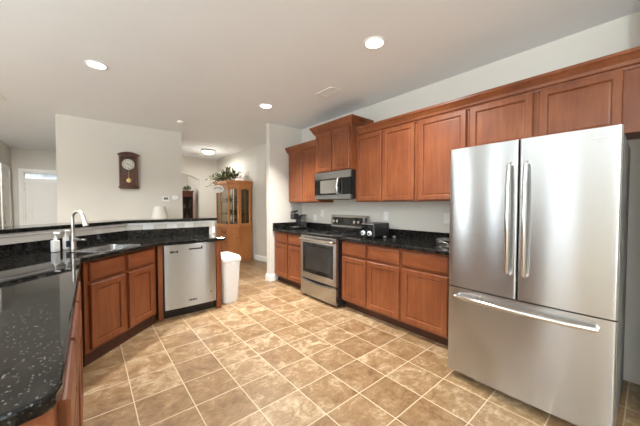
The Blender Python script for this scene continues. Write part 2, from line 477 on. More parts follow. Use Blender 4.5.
# baseboards
def base_run(name, path, label):
    bm = bmesh.new(); sweep(bm, path, [(0, 0), (0.016, 0), (0.016, 0.085), (0.011, 0.098), (0.008, 0.118), (0, 0.122)])
    return struct(obj(name, bm, 'trim'), label, 'baseboard')
base_run('baseboard_right_end', [(2.545, 4.24), (2.42, 4.24), (2.42, 4.36), (3.1, 4.36)][::-1], 'white baseboard wrapping the short wall end')
base_run('baseboard_dining_right', [(3.19, 4.4), (3.19, 5.74), (3.12, 6.08), (3.12, 6.18)], 'white baseboard along the dining wall beside the hutch') if False else None
bm = bmesh.new(); sweep(bm, [(3.12, 6.195), (3.12, 6.08), (3.19, 5.74), (3.19, 4.4)], [(0, 0), (0.016, 0), (0.016, 0.085), (0.011, 0.098), (0.008, 0.118), (0, 0.122)])
struct(obj('baseboard_dining', bm, 'trim'), 'white baseboard along the dining wall beside the hutch', 'baseboard')
bm = bmesh.new(); sweep(bm, [(-1.42, 10.15), (-1.30, 10.15)], [(0, 0), (0.016, 0), (0.016, 1.0), (0, 1.0)])
bm.free()

# front door with transom, at the end of the foyer
def front_door():
    bm = bmesh.new()
    x0, x1, y = -1.235, -0.30, 10.15
    add_box(bm, x0 - 0.075, x0 + 0.0, y - 0.025, y, 0, 2.245); add_box(bm, x1, x1 + 0.055, y - 0.025, y, 0, 2.245); add_box(bm, x0, x1, y - 0.025, y, 2.165, 2.245)
    add_box(bm, x0, x0 + 0.03, y, y + 0.14, 0, 2.165); add_box(bm, x1 - 0.03, x1, y, y + 0.14, 0, 2.165)
    add_box(bm, x0 + 0.03, x1 - 0.03, y, y + 0.14, 1.90, 2.01); add_box(bm, x0 + 0.03, x1 - 0.03, y, y + 0.14, 2.135, 2.165)
    fr = struct(obj('door_1', bm, 'trim', bevel=0.004), 'white front door with transom glass at the end of the foyer', 'door')
    bm = bmesh.new()
    dx0, dx1, dz0, dz1, yf = x0 + 0.033, x1 - 0.033, 0.01, 1.897, y + 0.02
    W = dx1 - dx0
    cols = [(dx0 + 0.12, dx0 + W / 2 - 0.055), (dx0 + W / 2 + 0.055, dx1 - 0.12)]
    rows = [(0.24, 0.80), (0.93, 1.50), (1.60, 1.79)]
    xs = [dx0, cols[0][0], cols[0][1], cols[1][0], cols[1][1], dx1]; zs = [dz0] + [v for r in rows for v in r] + [dz1]
    for i in range(5):
        for k in range(len(zs) - 1):
            panel = i in (1, 3) and k in (1, 3, 5)
            a0, a1, c0, c1 = xs[i], xs[i + 1], zs[k], zs[k + 1]
            if not panel: add_box(bm, a0, a1, yf, yf + 0.04, c0, c1)
            else:
                add_box(bm, a0, a1, yf + 0.014, yf + 0.035, c0, c1)
                add_box(bm, a0 + 0.03, a1 - 0.03, yf + 0.006, yf + 0.014, c0 + 0.03, c1 - 0.03)
    obj('door_leaf', bm, 'doorwhite', fr)
    box('transom_glass', glass('transom_pane', (0.40, 0.43, 0.45), 0.2), fr, x0 + 0.03, x1 - 0.03, y + 0.06, y + 0.066, 2.01, 2.135)
    box('muntin', 'trim', fr, -0.885, -0.865, y + 0.045, y + 0.075, 2.01, 2.135)
    for z in (0.25, 1.05, 1.72):
        box('hinge', 'nickel', fr, dx0 - 0.012, dx0 + 0.006, y + 0.004, y + 0.02, z - 0.045, z + 0.045)
front_door()
def side_door():
    bm = bmesh.new()
    x = -1.42; y0, y1 = 8.95, 9.84
    add_box(bm, x, x + 0.022, y1 - 0.08, y1, 0, 2.235); add_box(bm, x, x + 0.022, y0 - 0.0, y0 + 0.08, 0, 2.235); add_box(bm, x, x + 0.022, y0 + 0.08, y1 - 0.08, 2.15, 2.235)
    add_box(bm, x, x + 0.016, y0 + 0.08, y1 - 0.08, 1.90, 1.98)
    d = struct(obj('door_2', bm, 'trim', bevel=0.003), 'white side door casing at the left edge of the foyer', 'door')
    bm = bmesh.new()
    add_box(bm, x, x + 0.008, y0 + 0.08, y1 - 0.08, 0.01, 1.90); add_box(bm, x + 0.008, x + 0.013, y0 + 0.2, y1 - 0.2, 1.0, 1.75); add_box(bm, x + 0.008, x + 0.013, y0 + 0.2, y1 - 0.2, 0.2, 0.85)
    add_box(bm, x, x + 0.006, y0 + 0.08, y1 - 0.08, 1.98, 2.15)
    obj('door_leaf', bm, 'doorwhite', d)
    for z in (0.95, 1.28, 1.75): box('hinge', 'nickel', d, x + 0.016, x + 0.03, y0 + 0.20, y0 + 0.235, z - 0.03, z + 0.03)
side_door()
bm = bmesh.new(); sweep(bm, [(-1.398, 10.15), (-1.31, 10.15)], [(0, 0), (0.016, 0), (0.016, 0.105), (0, 0.122)])
struct(obj('baseboard_foyer', bm, 'trim'), 'white baseboard beside the front door', 'baseboard')

# ------------------------------------------------------------------ cabinet pieces (local: x = along the front, -y = outward, z = up)
def door_panel(name, parent, x0, x1, z0, z1, y=-0.0, t=0.025, fr=0.056, mat='wood'):
    """framed door with a recessed flat panel"""
    bm = bmesh.new()
    def ring(ins, d):
        return [bm.verts.new(p) for p in ((x0 + ins, y - d, z0 + ins), (x1 - ins, y - d, z0 + ins), (x1 - ins, y - d, z1 - ins), (x0 + ins, y - d, z1 - ins))]
    rs = [ring(0, 0), ring(0, t - 0.005), ring(0.005, t), ring(fr - 0.007, t), ring(fr, t - 0.003), ring(fr + 0.003, t - 0.0125)]
    for a, b in zip(rs[:-1], rs[1:]):
        for i in range(4):
            j = (i + 1) % 4
            bm.faces.new((a[i], a[j], b[j], b[i]))
    bm.faces.new(rs[0][::-1]); bm.faces.new(rs[-1])
    d = obj(name, bm, mat, parent)
    bm = bmesh.new()
    ins = fr + 0.004
    vs = []
    for i_, d_ in ((ins, t - 0.0125), (ins + 0.001, t - 0.0118), (ins + 0.012, t - 0.0088)):
        vs.append([bm.verts.new(p) for p in ((x0 + i_, y - d_, z0 + i_), (x1 - i_, y - d_, z0 + i_), (x1 - i_, y - d_, z1 - i_), (x0 + i_, y - d_, z1 - i_))])
    for a, b in zip(vs[:-1], vs[1:]):
        for i in range(4):
            j = (i + 1) % 4
            bm.faces.new((a[i], a[j], b[j], b[i]))
    bm.faces.new(vs[0][::-1]); bm.faces.new(vs[-1])
    obj('door_panel', bm, mat, d)
    return d

def drawer_front(parent, x0, x1, z0, z1, t=0.025):
    bm = bmesh.new()
    def ring(ins, d):
        return [bm.verts.new(p) for p in ((x0 + ins, -d, z0 + ins), (x1 - ins, -d, z0 + ins), (x1 - ins, -d, z1 - ins), (x0 + ins, -d, z1 - ins))]
    rs = [ring(0, 0), ring(0, t - 0.008), ring(0.004, t - 0.004), ring(0.012, t)]
    for a, b in zip(rs[:-1], rs[1:]):
        for i in range(4):
            j = (i + 1) % 4
            bm.faces.new((a[i], a[j], b[j], b[i]))
    bm.faces.new(rs[0][::-1]); bm.faces.new(rs[-1])
    return obj('drawer', bm, 'wood_h', parent)

def base_cabinet(label, loc, rotz, width, fronts, depth=0.57, group='cherry base cabinets', toe_in=0.07, h=0.876):
    """fronts: list of (x0, x1): each gets a drawer above a door"""
    t = thing('base_cabinet', label, 'cabinet', loc, rotz, None)
    box('body', 'wood', t, 0, width, 0, depth, 0.10, h, bevel=0.002)
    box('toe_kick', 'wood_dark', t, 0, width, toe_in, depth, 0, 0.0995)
    for x0, x1 in fronts:
        drawer_front(t, x0, x1, 0.70, 0.852)
        door_panel('door', t, x0, x1, 0.125, 0.672)
    return t

# right wall base run: face frame plane at X = 2.505
XB = 2.51
base_cabinet('cherry base cabinet with two doors between the white wall end and the range', (XB, 4.235, 0), -R(90), 0.885, [(0.03, 0.425), (0.455, 0.85)])
base_cabinet('cherry base cabinet with two doors right of the range', (XB, 2.548, 0), -R(90), 0.878, [(0.012, 0.405), (0.435, 0.862)])
base_cabinet('single-door cherry base cabinet beside the refrigerator', (XB, 1.669, 0), -R(90), 0.62, [(0.025, 0.50)])
# sink side
base_cabinet('diagonal cherry sink cabinet with two doors under the faucet', (-0.035, 2.950, 0), R(45), 0.86, [(0.04, 0.40), (0.45, 0.80)], depth=0.026, toe_in=0.012)

# ------------------------------------------------------------------ counters
def with_bevel_slab(name, mat, poly, z0, z1, bevel, label, cat):
    bm = bmesh.new(); add_prism(bm, poly, z0, z1)
    return tag(obj(name, bm, mat, bevel=bevel, seg=3), label, cat)
XC = 2.465
ct = with_bevel_slab('countertop', 'granite', [(XC, 3.345), (3.1, 3.345), (3.1, 4.236), (XC, 4.236)], 0.877, 0.914, 0.008, 'black granite countertop under the coffee maker, left of the range', 'countertop')
bm = bmesh.new(); add_box(bm, 3.08, 3.1, 3.345, 4.216, 0.9145, SPL); add_box(bm, 2.47, 3.1, 4.216, 4.236, 0.9145, SPL)
obj('backsplash', bm, 'granite', ct, bevel=0.002)
ct = with_bevel_slab('countertop', 'granite', [(XC, 1.05), (3.1, 1.05), (3.1, 2.548), (XC, 2.548)], 0.877, 0.914, 0.008, 'black granite countertop under the toaster, between range and refrigerator', 'countertop')
box('backsplash', 'granite', ct, 3.08, 3.1, 1.05, 2.548, 0.9145, SPL, bevel=0.002)

# sink counter: left peninsula, diagonal corner, dishwasher run; hole for the sink
def sink_frame(u, v):
    """u along the diagonal front, v back from the counter edge (metres) -> plan point"""
    s = math.sqrt(0.5)
    ox, oy = 0.25, 3.15
    return (ox + u * s - v * s, oy + u * s + v * s)
outer = [(-0.12, 0.815), (-0.085, 0.825), (-0.062, 0.85), (-0.053, 0.89), (-0.045, 2.855), (0.620, 3.52), (1.345, 3.52), (1.36, 3.535), (1.36, 4.163), (0.366, 4.163), (-0.718, 3.079), (-0.718, 0.815)]
def rounded(u0, u1, v0, v1, r, n=4):
    out = []
    for cx, cy, a0 in ((u1 - r, v0 + r, -90), (u1 - r, v1 - r, 0), (u0 + r, v1 - r, 90), (u0 + r, v0 + r, 180)):
        for k in range(n + 1):
            a = R(a0 + 90 * k / n); out.append(sink_frame(cx + r * math.cos(a), cy + r * math.sin(a)))
    return out
SU0, SU1, SV0, SV1 = -0.16, 0.29, 0.065, 0.37
hole = rounded(SU0, SU1, SV0, SV1, 0.05)
bm = bmesh.new(); add_slab_with_hole(bm, outer, hole, 0.877, 0.914)
ct = tag(obj('countertop', bm, 'granite', bevel=0.009, seg=3), 'black speckled granite countertop wrapping the corner sink in the left foreground', 'countertop')
bm = bmesh.new()
a, b = hw_line(-0.022), hw_line(-0.002)
a[3] = (1.36, a[3][1]); b[3] = (1.36, b[3][1])
add_prism(bm, (a + b[::-1]), 0.9145, SPL)
obj('backsplash', bm, 'granite', ct, bevel=0.002)
# bar top on the half wall
bm = bmesh.new()
a, b = hw_line(-0.05), hw_line(0.32)
a[3] = (1.475, a[3][1]); b[3] = (1.475, b[3][1])
add_prism(bm, a + b[::-1], 1.106, 1.141)
tag(obj('bar_top', bm, 'granite', bevel=0.008, seg=3), 'narrow raised black granite bar top on the half wall', 'bar top')

# sink, faucet, soap
def sink():
    t = thing('kitchen_sink', 'stainless steel sink set into the corner counter below the faucet', 'sink', (*sink_frame(0.01, 0.24), 0.70), R(45))
    bm = bmesh.new()
    def ring(ins, z, r=0.05):
        u0, u1, v0, v1 = SU0 - 0.01 + ins, SU1 - 0.01 - ins, SV0 - 0.24 + ins, SV1 - 0.24 - ins
        out = []
        for cx, cy, a0 in ((u1 - r, v0 + r, -90), (u1 - r, v1 - r, 0), (u0 + r, v1 - r, 90), (u0 + r, v0 + r, 180)):
            for k in range(5):
                q = R(a0 + 90 * k / 4); out.append(bm.verts.new((cx + r * math.cos(q), cy + r * math.sin(q), z)))
        return out
    rs = [ring(-0.022, 0.2145), ring(-0.022, 0.2185), ring(0.004, 0.2185), ring(0.006, 0.20), ring(0.012, 0.02), ring(0.03, 0.004), ring(0.031, 0.0), ring(0.006, 0.0), ring(0.001, 0.02), ring(0.001, 0.2145)]
    for p, q in zip(rs, rs[1:] + rs[:1]):
        n = len(p)
        for i in range(n):
            j = (i + 1) % n
            bm.faces.new((p[i], p[j], q[j], q[i]))
    bm.faces.new(rs[5])
    obj('basin', bm, 'steel', t, smooth=True)
    lathe('drain', 'nickel', t, [(0.045, 0.0045), (0.045, 0.008), (0.03, 0.008), (0.028, 0.006), (0.0, 0.006)], 20)
    return t
sink()

def faucet():
    x, y = -0.112, 3.53
    t = thing('faucet', 'tall brushed nickel pull-down gooseneck faucet behind the corner sink', 'faucet', (x, y, 0.9145), -R(45))
    lathe('base', 'nickel', t, [(0.03, 0), (0.03, 0.012), (0.024, 0.02), (0.022, 0.10), (0.018, 0.14), (0.016, 0.15)], 18)
    pts = [(0, 0, 0.14), (0, 0, 0.285)]
    for k in range(0, 11):
        a = PI - PI * 0.95 * k / 10
        pts.append((0.056 + 0.056 * math.cos(a), 0, 0.298 + 0.056 * math.sin(a)))
    tube('spout', 'nickel', t, pts, [0.016, 0.014] + [0.0135] * 11, 14)
    e = pts[-1]
    tube('spray_head', 'nickel', t, [(e[0], 0, e[2] + 0.004), (e[0] + 0.008, 0, e[2] - 0.03), (e[0] + 0.020, 0, e[2] - 0.075), (e[0] + 0.025, 0, e[2] - 0.09)], [0.015, 0.017, 0.023, 0.024], 16)
    h = tube('handle', 'nickel', t, [(0.018, -0.004, 0.085), (0.05, -0.006, 0.088), (0.075, -0.008, 0.085), (0.14, -0.012, 0.087)], [0.016, 0.015, 0.009, 0.011], 12)
faucet()

def soap(x, y, label, body, lab, h, r):
    t = thing('soap_dispenser', label, 'soap bottle', (x, y, 0.9145), R(45), 'soap bottles by the faucet')
    bm = bmesh.new(); add_box(bm, -r, r, -r * 0.8, r * 0.8, 0, h); obj('bottle', bm, body, t, bevel=0.008, seg=3)
    box('wrap_label', lab, t, -r * 0.75, r * 0.75, -r * 0.8 - 0.001, -r * 0.8 + 0.002, h * 0.2, h * 0.7)
    lathe('pump_collar', 'white', t, [(0.013, h), (0.013, h + 0.018), (0.006, h + 0.02), (0.005, h + 0.055)], 14)
    bm = bmesh.new(); add_box(bm, -0.009, 0.009, -0.04, 0.010, h + 0.055, h + 0.068); obj('pump_head', bm, 'white', t, bevel=0.003)
soap(-0.225, 3.385, 'white soap pump bottle with white label, farther left by the faucet', 'white', 'paper', 0.105, 0.026)
soap(-0.160, 3.50, 'slim soap pump bottle with dark blue label next to the faucet', 'white', 'navy', 0.115, 0.021)

# ------------------------------------------------------------------ dishwasher and its surround
def dishwasher():
    t = thing('dishwasher', 'stainless steel dishwasher under the counter at the end of the sink run', 'dishwasher', (0.655, 3.555, 0), 0)
    W = 0.588
    box('body', 'darkgrey', t, 0.0, W, 0.03, 0.56, 0.10, 0.872)
    box('toe_kick', 'black', t, 0.0, W, 0.07, 0.5, 0.0, 0.0995)
    bm = bmesh.new()
    n = 14
    prof = []
    for k in range(n + 1):
        x = 0.003 + (W - 0.006) * k / n
        prof.append((x, -0.018 + 0.012 * (abs(k / n * 2 - 1) ** 4)))
    poly = prof + [(W - 0.003, 0.028), (0.003, 0.028)]
    add_prism(bm, poly, 0.115, 0.866)
    d = obj('door', bm, 'steel_light', t, bevel=0.003)
    # pocket handle: dark slot with a bent lip
    bm = bmesh.new(); add_box(bm, 0.265, 0.42, -0.021, -0.017, 0.795, 0.812); add_box(bm, 0.405, 0.42, -0.021, -0.017, 0.812, 0.83)
    obj('handle_slot', bm, 'ink', d)
    box('control_strip', 'greyside', d, 0.43, 0.50, -0.02, -0.0165, 0.853, 0.858)
    bm = bmesh.new()
    for i, (dx, w, z0, z1) in enumerate(((0, .006, .768, .785), (.009, .012, .768, .772), (.009, .012, .78, .785), (.024, .006, .768, .785), (.033, .012, .774, .779), (.048, .005, .768, .785), (.056, .010, .768, .785))):
        add_box(bm, 0.06 + dx * 1.3, 0.06 + dx * 1.3 + w * 1.4, -0.0205, -0.0155, z0 + 0.004, z1 + 0.012)
    obj('badge', bm, 'ink', d)
    bm = bmesh.new()
    for i in range(8): add_box(bm, 0.258 + i * 0.0115, 0.258 + i * 0.0115 + (0.009 if i % 3 else 0.006), -0.0205, -0.0155, 0.180, 0.202 - 0.005 * (i % 2))
    obj('logo', bm, 'ink', d)
    lathe('round_sticker', 'greyside', d, [(0.010, -0.019), (0.010, -0.015), (0, -0.015)], 16, 'y', (0.52, 0, 0.245))
dishwasher()
e = box('end_panel', 'wood', None, 1.252, 1.312, 3.56, 4.155, 0.0, 0.8755, bevel=0.002)
tag(e, 'narrow cherry end panel right of the dishwasher', 'panel')
e = box('filler_panel', 'wood', None, 0.598, 0.648, 3.575, 3.90, 0.0, 0.8755, bevel=0.002)
tag(e, 'narrow cherry filler strip left of the dishwasher', 'panel')

def trash_can():
    t = thing('trash_can', 'white plastic kitchen trash can beside the dishwasher end panel', 'trash can', (1.475, 3.81, 0), R(4))
    def loop(bm, hx, hy, z, r=0.05):
        out = []
        for cx, cy, a0 in ((hx - r, -hy + r, -90), (hx - r, hy - r, 0), (-hx + r, hy - r, 90), (-hx + r, -hy + r, 180)):
            for k in range(5):
                q = R(a0 + 90 * k / 4); out.append(bm.verts.new((cx + r * math.cos(q), cy + r * math.sin(q), z)))
        return out
    def skin(bm, rs):
        for p, q in zip(rs[:-1], rs[1:]):
            for i in range(len(p)):
                j = (i + 1) % len(p); bm.faces.new((p[i], p[j], q[j], q[i]))
        bm.faces.new(rs[0][::-1]); bm.faces.new(rs[-1])
    bm = bmesh.new()
    skin(bm, [loop(bm, 0.108, 0.155, 0.0), loop(bm, 0.112, 0.16, 0.01), loop(bm, 0.130, 0.185, 0.50), loop(bm, 0.132, 0.187, 0.555)])
    obj('bin', bm, 'white', t, smooth=True)
    bm = bmesh.new()
    skin(bm, [loop(bm, 0.138, 0.193, 0.556), loop(bm, 0.142, 0.197, 0.562), loop(bm, 0.142, 0.197, 0.60), loop(bm, 0.128, 0.18, 0.632), loop(bm, 0.09, 0.14, 0.652), loop(bm, 0.055, 0.09, 0.658)])
    obj('lid', bm, 'white', t, smooth=True)
    bm = bmesh.new(); add_prism(bm, [(-0.05, -0.189), (0.05, -0.189), (0.02, -0.199), (-0.02, -0.199)], 0.535, 0.553)
    obj('lid_lip', bm, 'white', t, bevel=0.003)
trash_can()

# left peninsula cabinets (front faces +X, seen edge on)
t = thing('base_cabinet', 'cherry peninsula cabinet in the left foreground, seen edge-on below the granite', 'cabinet', (-0.066, 0.885, 0), R(90))
box('body', 'wood', t, 0, 2.00, 0, 0.56, 0.10, 0.876, bevel=0.002)
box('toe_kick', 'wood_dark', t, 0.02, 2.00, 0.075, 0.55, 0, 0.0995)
for x0, x1 in ((0.03, 0.42), (0.45, 0.92), (0.95, 1.42)):
    drawer_front(t, x0, x1, 0.70, 0.852); door_panel('door', t, x0, x1, 0.125, 0.672)
box('end_panel', 'wood', t, -0.016, -0.0005, 0.0, 0.56, 0.0, 0.874, bevel=0.002)
for x in (0.0, 0.155, 0.36): box('end_stile', 'wood', t, -0.026, -0.0165, x + 0.001, x + 0.06, 0.0, 0.872, bevel=0.002)

# ------------------------------------------------------------------ range
def oven_range():
    t = thing('range', 'stainless steel electric range with black glass cooktop between the cabinets', 'range', (2.43, 3.335, 0), -R(90))
    W = 0.772
    box('body', 'black', t, 0.0, W, 0.03, 0.64, 0.02, 0.905, bevel=0.003)
    box('cooktop', 'blackglass', t, -0.001, W + 0.001, 0.0, 0.60, 0.906, 0.922, bevel=0.004)
    for cx, cy, r in ((0.2, 0.17, 0.10), (0.57, 0.17, 0.085), (0.2, 0.43, 0.085), (0.57, 0.43, 0.10)):
        bm = bmesh.new(); n = 28
        a = [bm.verts.new((cx + r * math.cos(2 * PI * i / n), cy + r * math.sin(2 * PI * i / n), 0.9225)) for i in range(n)]
        b = [bm.verts.new((cx + (r - 0.004) * math.cos(2 * PI * i / n), cy + (r - 0.004) * math.sin(2 * PI * i / n), 0.9225)) for i in range(n)]
        for i in range(n): bm.faces.new((a[i], a[(i + 1) % n], b[(i + 1) % n], b[i]))
        obj('burner_ring', bm, 'greyside', t)
    # oven door: steel frame around a dark window
    bm = bmesh.new()
    z0, z1, y0, y1 = 0.275, 0.895, -0.012, 0.028
    a0, a1, c0, c1 = 0.075, W - 0.075, 0.375, 0.765
    add_box(bm, 0.004, a0, y0, y1, z0, z1); add_box(bm, a1, W - 0.004, y0, y1, z0, z1); add_box(bm, a0, a1, y0, y1, z0, c0); add_box(bm, a0, a1, y0, y1, c1, z1)
    d = obj('oven_door', bm, 'steel', t)
    box('window_border', 'blackglass', d, a0 - 0.012, a1 + 0.012, y0 - 0.003, y0 + 0.02, c0 - 0.012, c1 + 0.03)
    box('oven_window', 'ovenglass', d, a0 + 0.05, a1 - 0.04, y0 - 0.0045, y0 - 0.0032, c0 + 0.045, c1 - 0.02)
    hz = 0.845
    tube('handle', 'chrome', d, [(0.03, -0.012, hz), (0.035, -0.05, hz), (0.10, -0.058, hz), (W / 2, -0.062, hz), (W - 0.10, -0.058, hz), (W - 0.035, -0.05, hz), (W - 0.03, -0.012, hz)], 0.019, 12)
    bm = bmesh.new()
    n = 12
    # storage drawer with a shallow curved top lip
    for i in range(n):
        xa, xb = 0.004 + (W - 0.008) * i / n, 0.004 + (W - 0.008) * (i + 1) / n
        za = 0.262 - 0.03 * math.sin(PI * i / n); zb = 0.262 - 0.03 * math.sin(PI * (i + 1) / n)
        vs = [bm.verts.new(p) for p in ((xa, -0.012, 0.035), (xb, -0.012, 0.035), (xb, -0.012, zb - 0.012), (xa, -0.012, za - 0.012), (xb, -0.026, zb - 0.004), (xa, -0.026, za - 0.004), (xb, -0.01, zb + 0.008), (xa, -0.01, za + 0.008))]
        bm.faces.new((vs[0], vs[1], vs[2], vs[3])); bm.faces.new((vs[3], vs[2], vs[4], vs[5])); bm.faces.new((vs[5], vs[4], vs[6], vs[7]))
    add_box(bm, 0.004, W - 0.004, -0.0115, 0.028, 0.035, 0.235)
    obj('storage_drawer', bm, 'steel', t)
    for x in (0.05, W - 0.05):
        for y in (0.06, 0.6): lathe('foot', 'black', t, [(0.018, 0.0), (0.018, 0.022)], 12, at=(x, y, 0))
    # backguard
    bm = bmesh.new(); add_box(bm, 0.0, W, 0.600, 0.645, 0.923, 1.175)
    g = obj('backguard', bm, 'steel', t, bevel=0.006)
    box('control_panel', 'blackglass', g, 0.045, W - 0.10, 0.596, 0.60, 1.015, 1.14)
    box('lower_panel', 'blackglass', g, 0.0, W, 0.592, 0.5995, 0.923, 0.99)
    box('display', 'display', g, 0.29, 0.47, 0.5945, 0.596, 1.05, 1.115)
    for x in (0.09, 0.165, 0.535, 0.615):
        lathe('knob', 'chrome', g, [(0.027, 0.596), (0.027, 0.585), (0.022, 0.572), (0.0, 0.571)], 18, 'y', (x, 0, 1.078))
    box('side_vent', 'ink', g, W - 0.05, W - 0.02, 0.597, 0.60, 1.08, 1.14)
oven_range()

# ------------------------------------------------------------------ upper cabinets
XU = 2.80
def upper(label, y_left, width, z0, z1, doors, depth=0.30, xf=XU):
    t = thing('wall_cabinet', label, 'cabinet', (xf, y_left, z0), -R(90))
    box('body', 'wood', t, 0, width, 0, depth, 0, z1 - z0, bevel=0.002)
    for x0, x1 in doors: door_panel('door', t, x0, x1, 0.012, z1 - z0 - 0.022, fr=0.052)
    return t
ZT = 2.265
CROWN = [(0, ZT - 0.03), (0.012, ZT - 0.03), (0.016, ZT - 0.012), (0.03, ZT - 0.004), (0.036, ZT + 0.018), (0.056, ZT + 0.05), (0.068, ZT + 0.062), (0.068, ZT + 0.084), (0, ZT + 0.084)]
u1 = upper('cherry wall cabinet with two doors above the coffee maker, left of the microwave', 4.20, 0.845, 1.372, ZT, [(0.012, 0.41), (0.428, 0.835)])
def crown_child(parent, path, name='crown', dz=0.0):
    bm = bmesh.new(); sweep(bm, path, [(o, z + dz) for o, z in CROWN])
    o = obj(name, bm, 'wood_h', parent)
    o.matrix_parent_inverse = Matrix.LocRotScale(parent.location, parent.rotation_euler.to_quaternion(), None).inverted()
    return o
crown_child(u1, [(XU + 0.2, 4.2005), (XU - 0.001, 4.2005), (XU - 0.001, 3.356)][0:3])
XT = 2.72
tall = upper('shorter cherry wall cabinet raised above the microwave with its own crown', 3.354, 0.766, 1.812, 2.412, [(0.03, 0.372), (0.394, 0.736)], depth=0.375, xf=XT)
crown_child(tall, [(3.09, 3.3545), (XT - 0.001, 3.3545), (XT - 0.001, 2.5875), (3.09, 2.5875)], dz=0.162)
upper('cherry wall cabinet with two doors above the toaster', 2.585, 0.905, 1.372, ZT, [(0.045, 0.435), (0.468, 0.888)])
upper('single-door cherry wall cabinet above the counter beside the refrigerator', 1.679, 0.549, 1.372, ZT, [(0.035, 0.527)])
upper('wide cherry cabinet with two doors above the refrigerator', 1.129, 1.16, 1.815, ZT, [(0.012, 0.495), (0.535, 0.99)])
bm = bmesh.new(); sweep(bm, [(XU - 0.001, 2.514), (XU - 0.001, -0.035)], CROWN)
tag(obj('crown_molding', bm, 'wood_h'), 'long cherry crown molding above the cabinets from microwave to refrigerator', 'crown molding')

# microwave
def microwave():
    t = thing('microwave', 'stainless over-the-range microwave below the raised cabinet', 'microwave', (2.715, 3.352, 1.415), -R(90))
    W, H = 0.762, 0.395
    box('body', 'black', t, 0, W, 0.025, 0.375, 0.0, H, bevel=0.003)
    bm = bmesh.new(); add_box(bm, 0, W, -0.012, 0.024, 0.295, H)
    obj('top_vent_band', bm, 'steel', t, bevel=0.004)
    bm = bmesh.new(); add_box(bm, 0, W, -0.012, 0.024, 0.002, 0.06)
    obj('bottom_band', bm, 'steel_light', t, bevel=0.004)
    d = box('door', 'blackglass', t, 0, 0.555, -0.014, 0.024, 0.061, 0.294, bevel=0.002)
    box('door_window', 'meshglass', d, 0.135, 0.50, -0.016, -0.0135, 0.085, 0.275)
    box('keypad', 'blackglass', t, 0.557, W, -0.012, 0.024, 0.061, 0.294, bevel=0.002)
    tube('handle', 'chrome', d, [(0.545, -0.012, 0.295), (0.54, -0.04, 0.285), (0.535, -0.055, 0.18), (0.54, -0.04, 0.07), (0.545, -0.012, 0.06)], [0.011, 0.014, 0.015, 0.014, 0.011], 12)
    bm = bmesh.new(); add_box(bm, 0.23, 0.53, 0.05, 0.30, -0.006, 0.0); obj('underside_filter', bm, 'darkgrey', t)
microwave()

# ------------------------------------------------------------------ refrigerator
def fridge():
    t = thing('refrigerator', 'large stainless french-door refrigerator with bottom freezer drawer', 'refrigerator', (2.225, 1.008, 0), -R(90))
    W = 0.908
    box('body', 'greyside', t, 0.006, W - 0.006, 0.0, 0.80, 0.04, 1.735, bevel=0.004)
    box('base_grille', 'black', t, 0.02, W - 0.02, 0.02, 0.6, 0.012, 0.0395)
    for x in (0.06, W - 0.06):
        for y in (0.06, 0.74): lathe('foot', 'black', t, [(0.022, 0), (0.022, 0.0115)], 12, at=(x, y, 0))
    def bowed(x0, x1, z0, z1, name, parent, bow=0.014):
        bm = bmesh.new(); n = 18; pts = []; Lx = x1 - x0
        us = [0, .001, .003, .006, .009, .012] + [.012 + (Lx - .024) * k / n for k in range(1, n)] + [Lx - .012, Lx - .009, Lx - .006, Lx - .003, Lx - .001, Lx]
        for uu in us:
            u = uu / Lx; x = x0 + uu
            gx = x / W * 2 - 1
            edge = min(u, 1 - u) * (x1 - x0)
            rr = 0.012
            ed = 0 if edge >= rr else rr - math.sqrt(max(0, rr * rr - (rr - edge) ** 2))
            pts.append((x, -0.075 - bow * (1 - gx * gx) + ed))
        poly = pts + [(x1, -0.008), (x0, -0.008)]
        add_prism(bm, poly, z0, z1)
        o = obj(name, bm, 'steel', parent, smooth=True)
        return o
    dl = bowed(0.002, W / 2 - 0.003, 0.712, 1.752, 'door', t)
    dr = bowed(W / 2 + 0.003, W - 0.002, 0.712, 1.752, 'door', t)
    fz = bowed(0.002, W - 0.002, 0.058, 0.704, 'freezer_drawer', t)
    for d, x in ((dl, W / 2 - 0.045), (dr, W / 2 + 0.045)):
        tube('handle', 'chrome', d, [(x, -0.088, 1.60), (x, -0.125, 1.585), (x, -0.142, 1.45), (x, -0.148, 1.235), (x, -0.142, 1.02), (x, -0.125, 0.885), (x, -0.088, 0.87)], [0.011, 0.013, 0.0135, 0.0135, 0.0135, 0.013, 0.011], 14)
    tube('handle', 'chrome', fz, [(0.075, -0.075, 0.648), (0.08, -0.115, 0.648), (0.2, -0.138, 0.648), (W / 2, -0.15, 0.648), (W - 0.2, -0.138, 0.648), (W - 0.08, -0.115, 0.648), (W - 0.075, -0.075, 0.648)], [0.012, 0.014, 0.0145, 0.0145, 0.0145, 0.014, 0.012], 14)
    bm = bmesh.new()
    y = -0.0815
    for i, (dx, w, h) in enumerate(((0, .007, .010), (.009, .005, .013), (.016, .008, .013), (.026, .006, .011), (.034, .008, .013), (.044, .006, .012), (.052, .005, .013))):
        add_box(bm, 0.790 + dx, 0.790 + dx + w, -0.086, -0.074, 1.694, 1.694 + h)
    obj('logo', bm, 'markwhite', dr)
    for x in (0.05, W - 0.12): box('hinge_cover', 'darkgrey', t, x, x + 0.07, -0.03, 0.06, 1.7355, 1.75, bevel=0.003)
fridge()

